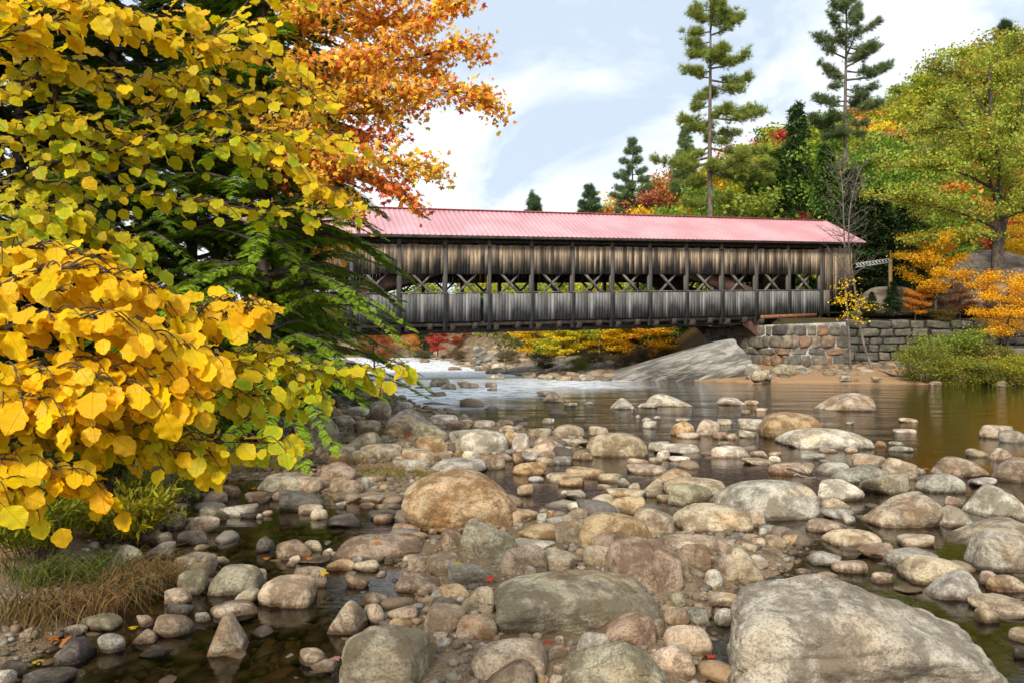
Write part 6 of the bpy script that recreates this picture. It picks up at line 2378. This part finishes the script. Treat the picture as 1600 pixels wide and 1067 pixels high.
def orange_maple():
    rs = np.random.RandomState(23)
    Y = 12.5
    b = P(330, 620, Y + 3.4); b[2] = ground_z(b[0], b[1]) - .1
    root = empty("red_maple", "orange and red maple leaning out over the river past the hemlock boughs", "tree", tuple(b))
    gt = Geo()
    stem = spline([b, b + [.1, 0, 3.0], P(350, 300, Y + 3.4), P(370, 150, Y + 3.3), P(400, 20, Y + 3.2), P(440, -120, Y + 3.0)], 30)
    tube(gt, stem - b, np.linspace(.17, .05, 30), 8)
    recs = {0: [], 1: [], 2: []}   # orange, yellow-orange, red
    limbs = [([(400, 150, .3), (480, 102, .1), (540, 98, 0), (610, 70, -.1), (680, 20, 0), (730, 5, 0)], 46, 0),
             ([(400, 150, .3), (485, 106, .1), (560, 100, .2), (640, 92, .2), (710, 75, .1), (752, 72, 0)], 44, 0),
             ([(485, 106, .1), (550, 132, 0), (620, 140, -.1), (680, 142, 0), (740, 148, 0), (762, 160, 0)], 44, 0),
             ([(385, 240, .4), (450, 215, .1), (510, 172, 0), (560, 148, 0), (610, 145, 0), (650, 162, 0)], 30, 1),
             ([(385, 230, .3), (450, 196, .2), (520, 180, .1), (580, 178, .2), (640, 172, .1)], 26, 1),
             ([(380, 290, .4), (460, 245, .1), (520, 246, 0), (590, 250, -.1), (640, 260, 0), (698, 268, 0)], 34, 1),
             ([(380, 300, .4), (470, 275, .3), (540, 270, .3), (600, 285, .2), (665, 330, 0)], 28, 2),
             ([(430, 20, .4), (500, 10, .2), (580, -5, .1), (640, -20, 0)], 40, 0),
             ([(430, 60, .4), (520, 50, .4), (600, 35, .4), (680, 40, .4)], 40, 0),
             ([(420, 90, .4), (450, 40, .5), (520, 0, .5)], 30, 1),
             ([(400, 180, .4), (460, 150, .4), (540, 120, .5), (620, 110, .5), (700, 120, .4)], 34, 0),
             ([(390, 230, .3), (440, 200, .2), (480, 220, .3), (560, 212, .2), (612, 222, 0)], 24, 2),
             ([(390, 260, .3), (440, 250, .1), (500, 300, .2), (560, 330, .2)], 26, 1),
             ([(470, -90, .4), (540, -70, .2), (640, -60, .2), (730, -50, .2)], 36, 0)]
    for pts, n, tone in limbs:
        q = spline([P(u - (30 if i == 0 and u < 432 else 0), v, Y + dy * 2 + (2.6 if i == 0 and u < 432 else 0)) for i, (u, v, dy) in enumerate(pts)], 24) - b
        n = int(n * 1.35)
        tube(gt, q, np.linspace(.035, .006, 24), 5)
        for i in range(n):
            t = .16 + .84 * (i + rs.rand()) / n
            j = t * 22; k = int(j); c = q[k]; d = q[k + 1] - q[k]; d /= np.linalg.norm(d)
            side = np.cross(d, [0, 0, 1]); side /= np.linalg.norm(side) + 1e-6
            e = d * rs.uniform(.5, 1.2) + side * rs.choice([-1, 1]) * rs.uniform(.2, .9) + np.array([0, 0, rs.uniform(-.35, .40)])
            e /= np.linalg.norm(e); L = rs.uniform(.35, .95) * (1.1 - .5 * t)
            tw = spline([c, c + e * L * .5 + [0, 0, .03], c + e * L + [0, 0, -.10 * L]], 7)
            tube(gt, tw, np.linspace(.009, .003, 7), 3)
            m = rs.randint(13, 25)
            kk = rs.uniform(1.2, 6, m); a = np.minimum(kk.astype(int), 5)
            pp = tw[a] + (tw[a + 1] - tw[a]) * (kk - a)[:, None] + rs.normal(size=(m, 3)) * .10
            right = c[0] + b[0] > -1.6
            for x in pp:
                z = rs.rand()
                tn = tone
                if z < .10: tn = 2 if tone != 2 else 0
                elif z < .30: tn = 1 if tone == 0 else 0
                recs[tn].append(x)
    link("trunk", gt.mesh("trunk"), M_BARK, parent=root)
    cols = [(0.90, 0.42, 0.04), (0.90, 0.58, 0.05), (0.74, 0.16, 0.03)]
    names = ["orange_crown", "yellow_crown", "red_crown"]
    for t in range(3):
        p = np.array(recs[t]); n = len(p)
        d = rand_dirs(rs, n) * .7 + [.25, 0, -.55]
        nr = rand_dirs(rs, n) * .8 + [0, -.35, .6]
        g = Geo(); scatter(g, ML, MLF, frames(d, nr), p, .108 * rs.uniform(.6, 1.25, n))
        link("crown", g.mesh(names[t], smooth=False), M_LEAF, parent=root, color=cols[t], label=["orange leaves", "golden orange leaves", "scarlet leaves"][t])
    # a golden tree standing behind it, seen through the gaps
    return root


orange_maple()
tree("maple_tree", "mid_round", "pale golden tree glimpsed between the hemlock and the orange maple", "tree", 445, 130, 27, (0.85, 0.5, 0.06), seed=2, wide=.55)
tree("maple_tree", "mid_round", "small orange tree glimpsed under the hemlock boughs at the left end of the bridge", "tree", 585, 505, 50, OR, seed=3, wide=1.3, zb=0.4)


# ------------------------------------------------------------------ left bank undergrowth
def blades(g, rs, base, n, L, w, lean=(0, 0), spread=.7, curve=.8):
    """arching blades from base points"""
    rows = 5
    T = []
    t = np.linspace(0, 1, rows)
    for i in range(n):
        b = base[rs.randint(len(base))] + rs.normal(size=3) * [.05, .05, .0]
        a = rs.uniform(0, 6.28); o = np.array([math.cos(a), math.sin(a)]) * rs.uniform(.2, 1) * spread + lean
        l = L * rs.uniform(.5, 1.15); c = curve * rs.uniform(.5, 1.3)
        x = b[0] + o[0] * l * t ** 1.4; y = b[1] + o[1] * l * t ** 1.4
        z = b[2] + l * (t * .95 - c * t ** 2.2 * .85)
        ww = w * (1 - t * .9)
        s = np.array([-math.sin(a + 1.2), math.cos(a + 1.2)])
        v = np.empty((rows * 2, 3))
        v[0::2] = np.stack([x - s[0] * ww, y - s[1] * ww, z], -1); v[1::2] = np.stack([x + s[0] * ww, y + s[1] * ww, z], -1)
        k = np.arange(rows - 1) * 2
        g.add(v, np.stack([k, k + 1, k + 3, k + 2], -1))


def undergrowth():
    rs = np.random.RandomState(9)
    # arching sedge tussocks at the lower left
    spots = [((40, 985), 5.0, "straw-brown sedge tussock at the left edge, nearest the camera"), ((130, 960), 5.0, "large arching sedge tussock over the lower left stones"),
             ((200, 930), 5.3, "sedge tussock spilling towards the left pool"), ((70, 925), 5.6, "green and brown sedge tussock under the willow leaves")]
    for i, ((u, v), Y, lab) in enumerate(spots):
        c = G(u, v); c = np.array([c[0], c[1], max(ground_z(c[0], c[1]), 0.02)])
        g = Geo()
        b = c + rs.normal(size=(22, 3)) * [.16, .14, 0]
        blades(g, rs, b, 230, .74, .0056, lean=(.30, -.20), spread=.62, curve=1.1)
        o = link("sedge_tussock", g.mesh("sedge_tussock", c, smooth=False), M_GRASS, loc=tuple(c), color=[(0.20, 0.13, 0.04), (0.24, 0.14, 0.05), (0.20, 0.13, 0.045), (0.13, 0.15, 0.025)][i])
        tag(o, lab, "sedge", "sedge tussocks at the lower left")
    # small dry grass tufts on the gravel bar
    for i, (u, v, lab) in enumerate([(440, 735, "flattened tan grass tuft below the long yellow branch"), (600, 742, "dry grass tuft left of the great domed boulder"),
                                     (640, 752, "ragged grass tuft touching the great domed boulder"), (596, 685, "small grass tuft between the greenish humped boulders"),
                                     (410, 735, "thin dry grass tuft at the left of the gravel bar"), (560, 725, "yellowing grass tuft behind the round brown-green boulder")]):
        c = G(u, v); c[2] = max(ground_z(c[0], c[1]), 0.02)
        g = Geo(); b = c + rs.normal(size=(14, 3)) * [.28, .14, 0]
        blades(g, rs, b, 330, .40, .006, lean=(.1, -.1), spread=.75, curve=1.0)
        o = link("grass_tuft", g.mesh("grass_tuft", c, smooth=False), M_GRASS, loc=tuple(c), color=(0.30, 0.20, 0.08) if i % 2 else (0.26, 0.22, 0.06))
        tag(o, lab, "grass tuft", "dry grass tufts on the gravel bar")
    for i, ((u, v), lab) in enumerate([((240, 905), "sedge tussock nearest the rounded olive-brown boulder of the left pool"), ((150, 905), "middle sedge tussock below the willow leaves")]):
        c = G(u, v); c = np.array([c[0], c[1], max(ground_z(c[0], c[1]), 0.02)]); g = Geo()
        blades(g, rs, c + rs.normal(size=(22, 3)) * [.16, .14, 0], 210, .62, .0054, lean=(.28, -.2), spread=.62, curve=1.1)
        o = link("sedge_tussock", g.mesh("sedge_tussock", c, smooth=False), M_GRASS, loc=tuple(c), color=[(0.24, 0.14, 0.05), (0.13, 0.15, 0.025), (0.24, 0.16, 0.05)][i])
        tag(o, lab, "sedge", "sedge tussocks at the lower left")
    # willow-like shrubs with narrow leaves
    T = LEAFQ * [.30, 1, .6]
    for i, (u, v, Y, H, W, n, col, lab) in enumerate([
            (60, 900, 4.6, .66, .60, 3200, (0.24, 0.25, 0.014), "narrow-leaved yellow-green willow shrub above the sedge"),
            (190, 850, 5.6, .60, .50, 2600, (0.34, 0.30, 0.015), "narrow-leaved willow shrub just left of the dark cobbles"),
            (150, 800, 6.6, .75, .7, 2400, (0.18, 0.21, 0.015), "taller willow shrub behind the hanging golden leaves"),
            (-20, 870, 4.4, .62, .5, 1800, (0.20, 0.24, 0.02), "green willow shrub at the left edge below the golden leaves"),
            (260, 790, 7.4, .55, .6, 1600, (0.25, 0.27, 0.02), "willow shrub at the head of the left cobbles")]):
        c = G(u, v); z = ground_z(c[0], c[1]); c = np.array([c[0], c[1], z])
        root = empty("willow_shrub", lab, "shrub", tuple(c), "willow shrubs on the near left bank")
        gs = Geo(); pos = []; dr = []
        for k in range(46):
            a = rs.uniform(0, 6.28); r = rs.uniform(0, .35) * W
            s0 = np.array([math.cos(a) * r, math.sin(a) * r, -.05])
            e = s0 + np.array([math.cos(a) * W * rs.uniform(.3, 1), math.sin(a) * W * rs.uniform(.3, 1), H * rs.uniform(.5, 1.1)])
            q = spline([s0, (s0 + e) / 2 + [0, 0, .1], e], 10)
            tube(gs, q, np.linspace(.005, .0015, 10), 4)
            m = n // 46
            kk = rs.uniform(2, 9, m); ia = np.minimum(kk.astype(int), 8)
            pp = q[ia] + (q[ia + 1] - q[ia]) * (kk - ia)[:, None]
            pos.append(pp + rs.normal(size=(m, 3)) * .025); dd = (q[ia + 1] - q[ia]); dd /= np.linalg.norm(dd, axis=1)[:, None]
            dr.append(dd * .7 + rs.normal(size=(m, 3)) * .5)
        pos = np.concatenate(pos); dr = np.concatenate(dr)
        g = Geo(); scatter(g, T, LEAFQ_F, frames(dr, rand_dirs(rs, len(pos)) * .6 + [0, 0, 1]), pos, .10 * rs.uniform(.6, 1.3, len(pos)))
        link("stems", gs.mesh("stems"), M_TWIG, parent=root)
        link("leaves", g.mesh("leaves", smooth=False), M_LEAF, parent=root, color=col)
    # leafy bushes under the hemlocks along the bank edge
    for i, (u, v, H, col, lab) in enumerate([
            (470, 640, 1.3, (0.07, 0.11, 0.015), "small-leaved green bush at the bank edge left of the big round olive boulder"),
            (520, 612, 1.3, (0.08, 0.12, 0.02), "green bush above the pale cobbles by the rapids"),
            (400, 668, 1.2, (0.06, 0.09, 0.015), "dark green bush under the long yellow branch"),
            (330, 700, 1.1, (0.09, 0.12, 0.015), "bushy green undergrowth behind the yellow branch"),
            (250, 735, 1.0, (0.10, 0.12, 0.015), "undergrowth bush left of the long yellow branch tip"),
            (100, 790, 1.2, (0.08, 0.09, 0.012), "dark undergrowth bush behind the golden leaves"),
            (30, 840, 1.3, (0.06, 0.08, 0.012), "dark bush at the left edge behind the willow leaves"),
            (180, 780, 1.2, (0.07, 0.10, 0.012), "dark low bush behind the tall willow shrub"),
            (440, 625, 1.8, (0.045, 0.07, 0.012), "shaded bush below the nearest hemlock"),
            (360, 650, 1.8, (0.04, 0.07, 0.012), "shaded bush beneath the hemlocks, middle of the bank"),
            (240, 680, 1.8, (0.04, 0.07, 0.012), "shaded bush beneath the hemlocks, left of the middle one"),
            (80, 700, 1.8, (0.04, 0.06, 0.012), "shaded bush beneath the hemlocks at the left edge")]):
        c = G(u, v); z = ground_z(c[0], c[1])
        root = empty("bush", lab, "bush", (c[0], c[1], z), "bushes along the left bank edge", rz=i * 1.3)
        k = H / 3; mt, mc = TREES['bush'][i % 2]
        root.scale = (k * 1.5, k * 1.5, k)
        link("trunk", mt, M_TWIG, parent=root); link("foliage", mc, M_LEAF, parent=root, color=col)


undergrowth()


# ------------------------------------------------------------------ small things
def small_things():
    rs = np.random.RandomState(2)
    # height bar over the road at the bridge mouth: timber post with a white lattice arm
    Y = 49.0
    a = P(1391, 456, Y); b = P(1391, 404, Y); c = P(1336, 412, Y)
    root = empty("clearance_gantry", "yellow-brown timber post holding a white lattice arm beside the bridge end", "road sign", tuple(a))
    a[2] -= .6
    g = Geo(); bar(g, np.array([0, 0, a[2] - root.location[2]]), b - np.array(root.location), .20, .20, up=(0, 1, 0))
    link("post", g.mesh("post", smooth=False), mat_simple("yellow_timber", (0.30, 0.19, 0.07), (0.42, 0.28, 0.12), 4, .8, .3), parent=root)
    g = Geo(); o = np.array(root.location)
    A, Bq = b - o + [0, -.1, -.02], c - o + [0, -.1, -.02]
    for dz in (0, -.26): bar(g, A + [0, 0, dz], Bq + [0, 0, dz], .05, .05)
    n = 11
    for i in range(n):
        p = A + (Bq - A) * i / n; q = A + (Bq - A) * (i + 1) / n
        bar(g, p + [0, 0, -.26], q, .05, .07)
    link("lattice_arm", g.mesh("lattice_arm", smooth=False), mat_simple("white_paint", (0.62, 0.63, 0.62), (0.8, 0.8, 0.8), 4, .5, .1), parent=root)
    # driftwood snag on the beach
    g = Geo()
    p = lambda u, v, y=40.2: P(u, v, y)
    tube(g, spline([p(1380, 580), p(1394, 586, 40.0), p(1408, 589, 39.8), p(1422, 591, 39.6)], 10), np.linspace(.04, .14, 10), 7)
    for e in [(1372, 578), (1384, 590), (1400, 578), (1428, 582), (1425, 597), (1412, 596)]:
        tube(g, spline([p(1404, 588, 39.9), p(e[0], e[1], 39.6 + rs.rand())], 5) + rs.normal(size=(5, 3)) * .03, np.linspace(.06, .015, 5), 5)
    o = p(1404, 592)
    tag(link("driftwood", g.mesh("driftwood", o), M_BARK, loc=tuple(o)), "dark driftwood snag with broken limbs at the right end of the beach", "driftwood")
    # sticks caught on the stones
    for i, (pts, r, lab) in enumerate([([(1225, 731), (1250, 738), (1275, 745), (1300, 750)], .010, "dark forked stick caught behind the wide grey slab boulder"),
                                       ([(1240, 742), (1265, 745), (1298, 751)], .009, "pale bleached stick lying below the dark forked one"),
                                       ([(1352, 633), (1357, 643)], .012, "short black stick leaning on the large pink boulder")]):
        g = Geo(); q = [G(u, v, .10) for u, v in pts]
        if i == 2:
            q = [P(1352, 631, 24.2), P(1358, 644, 24.1)]; 
        q = np.array(q)
        tube(g, spline(q, 9) + rs.normal(size=(9, 3)) * .008, np.linspace(r, r * .5, 9) * (2.6 if i == 2 else 1), 5)
        if i == 0:
            for k in range(4):
                s = q[1] + (q[2] - q[1]) * rs.rand(); tube(g, [s, s + [rs.uniform(-.3, .1), rs.uniform(-.2, .2), rs.uniform(.02, .14)]], [.006, .003], 4)
        tag(link("stick", g.mesh("stick", q[0]), M_PALEBARK if i == 1 else M_TWIG, loc=tuple(q[0])), lab, "stick")


small_things()


def fallen_leaves():
    """leaves that have come down on the stones: dropped on whatever lies under them"""
    bpy.context.view_layer.update()
    dg = bpy.context.evaluated_depsgraph_get()
    rs = np.random.RandomState(6)
    cols = {'orange': (0.55, 0.15, 0.02), 'red': (0.45, 0.05, 0.03), 'yellow': (0.6, 0.36, 0.02), 'pink': (0.48, 0.20, 0.18), 'pale yellow': (0.55, 0.50, 0.12)}
    spots = [(585, 847, 'orange', "on the broad low brown slab"), (855, 803, 'orange', "on the cobbles right of the ochre lump"), (635, 836, 'red', "beside the small cobbles left of the upright brown stone"),
             (710, 877, 'yellow', "under the upright brown stone"), (476, 873, 'orange', "by the clump of purplish stones in the left pool"), (522, 1025, 'pink', "beside the small long stone in the bottom left pool"),
             (645, 921, 'yellow', "at the tip of the brown lens-shaped stone"), (765, 898, 'red', "left of the egg-shaped pinkish stone"), (843, 901, 'pale yellow', "on top of the large flat-topped boulder"),
             (853, 1001, 'red', "below the large flat-topped boulder"), (200, 982, 'yellow', "under the sedge at the lower left"), (105, 1003, 'orange', "on the blocky black boulder"),
             (80, 994, 'orange', "left of the blocky black boulder"), (60, 1030, 'yellow', "on the dark slab at the lower left"), (852, 738, 'orange', "by the speckled ochre stone"),
             (410, 873, 'orange', "in the left pool beside the bean-shaped boulder"), (401, 762, 'orange', "among dark cobbles at the head of the left pool"), (1110, 1020, 'red', "floating in the small mirror pool"),
             (1448, 733, 'orange', "behind the faceted grey block"), (637, 675, 'red', "between greenish boulders on the gravel bar"), (560, 700, 'orange', "near the long olive stones"), (500, 893, 'yellow', "on the lumpy pink-brown boulder")]
    for u, v, c, where in spots:
        d = Vector(((u - CX) / F, 1.0, (HV - v) / F)).normalized()
        hit, loc, nrm, idx, ob, _ = scene.ray_cast(dg, Vector((0, 0, CH)) + d * 3.4, d)
        if not hit: continue
        if ob.name.startswith(("ground",)) and loc.z < 0:
            t = (0.004 - CH) / d.z; loc = Vector((0, 0, CH)) + d * t; nrm = Vector((0, 0, 1))
        n = np.array(nrm); 
        if n[2] < .3: n = np.array([n[0] * .5, n[1] * .5, .8])
        s = .10 * rs.uniform(.7, 1.0) * max(1, loc.y / 7)
        y = rand_dirs(rs, 1); M = frames(y - (y @ n)[:, None] * n, n[None])
        g = Geo(); scatter(g, ML * [1, 1, 1.5], MLF, M, np.zeros((1, 3)), np.array([s]))
        o = link("fallen_leaf", g.mesh("fallen_leaf", smooth=False), M_LEAF, loc=tuple(np.array(loc) + n * .006), color=cols[c])
        tag(o, c + " fallen leaf " + where, "leaf", "fallen leaves on the stones")


fallen_leaves()
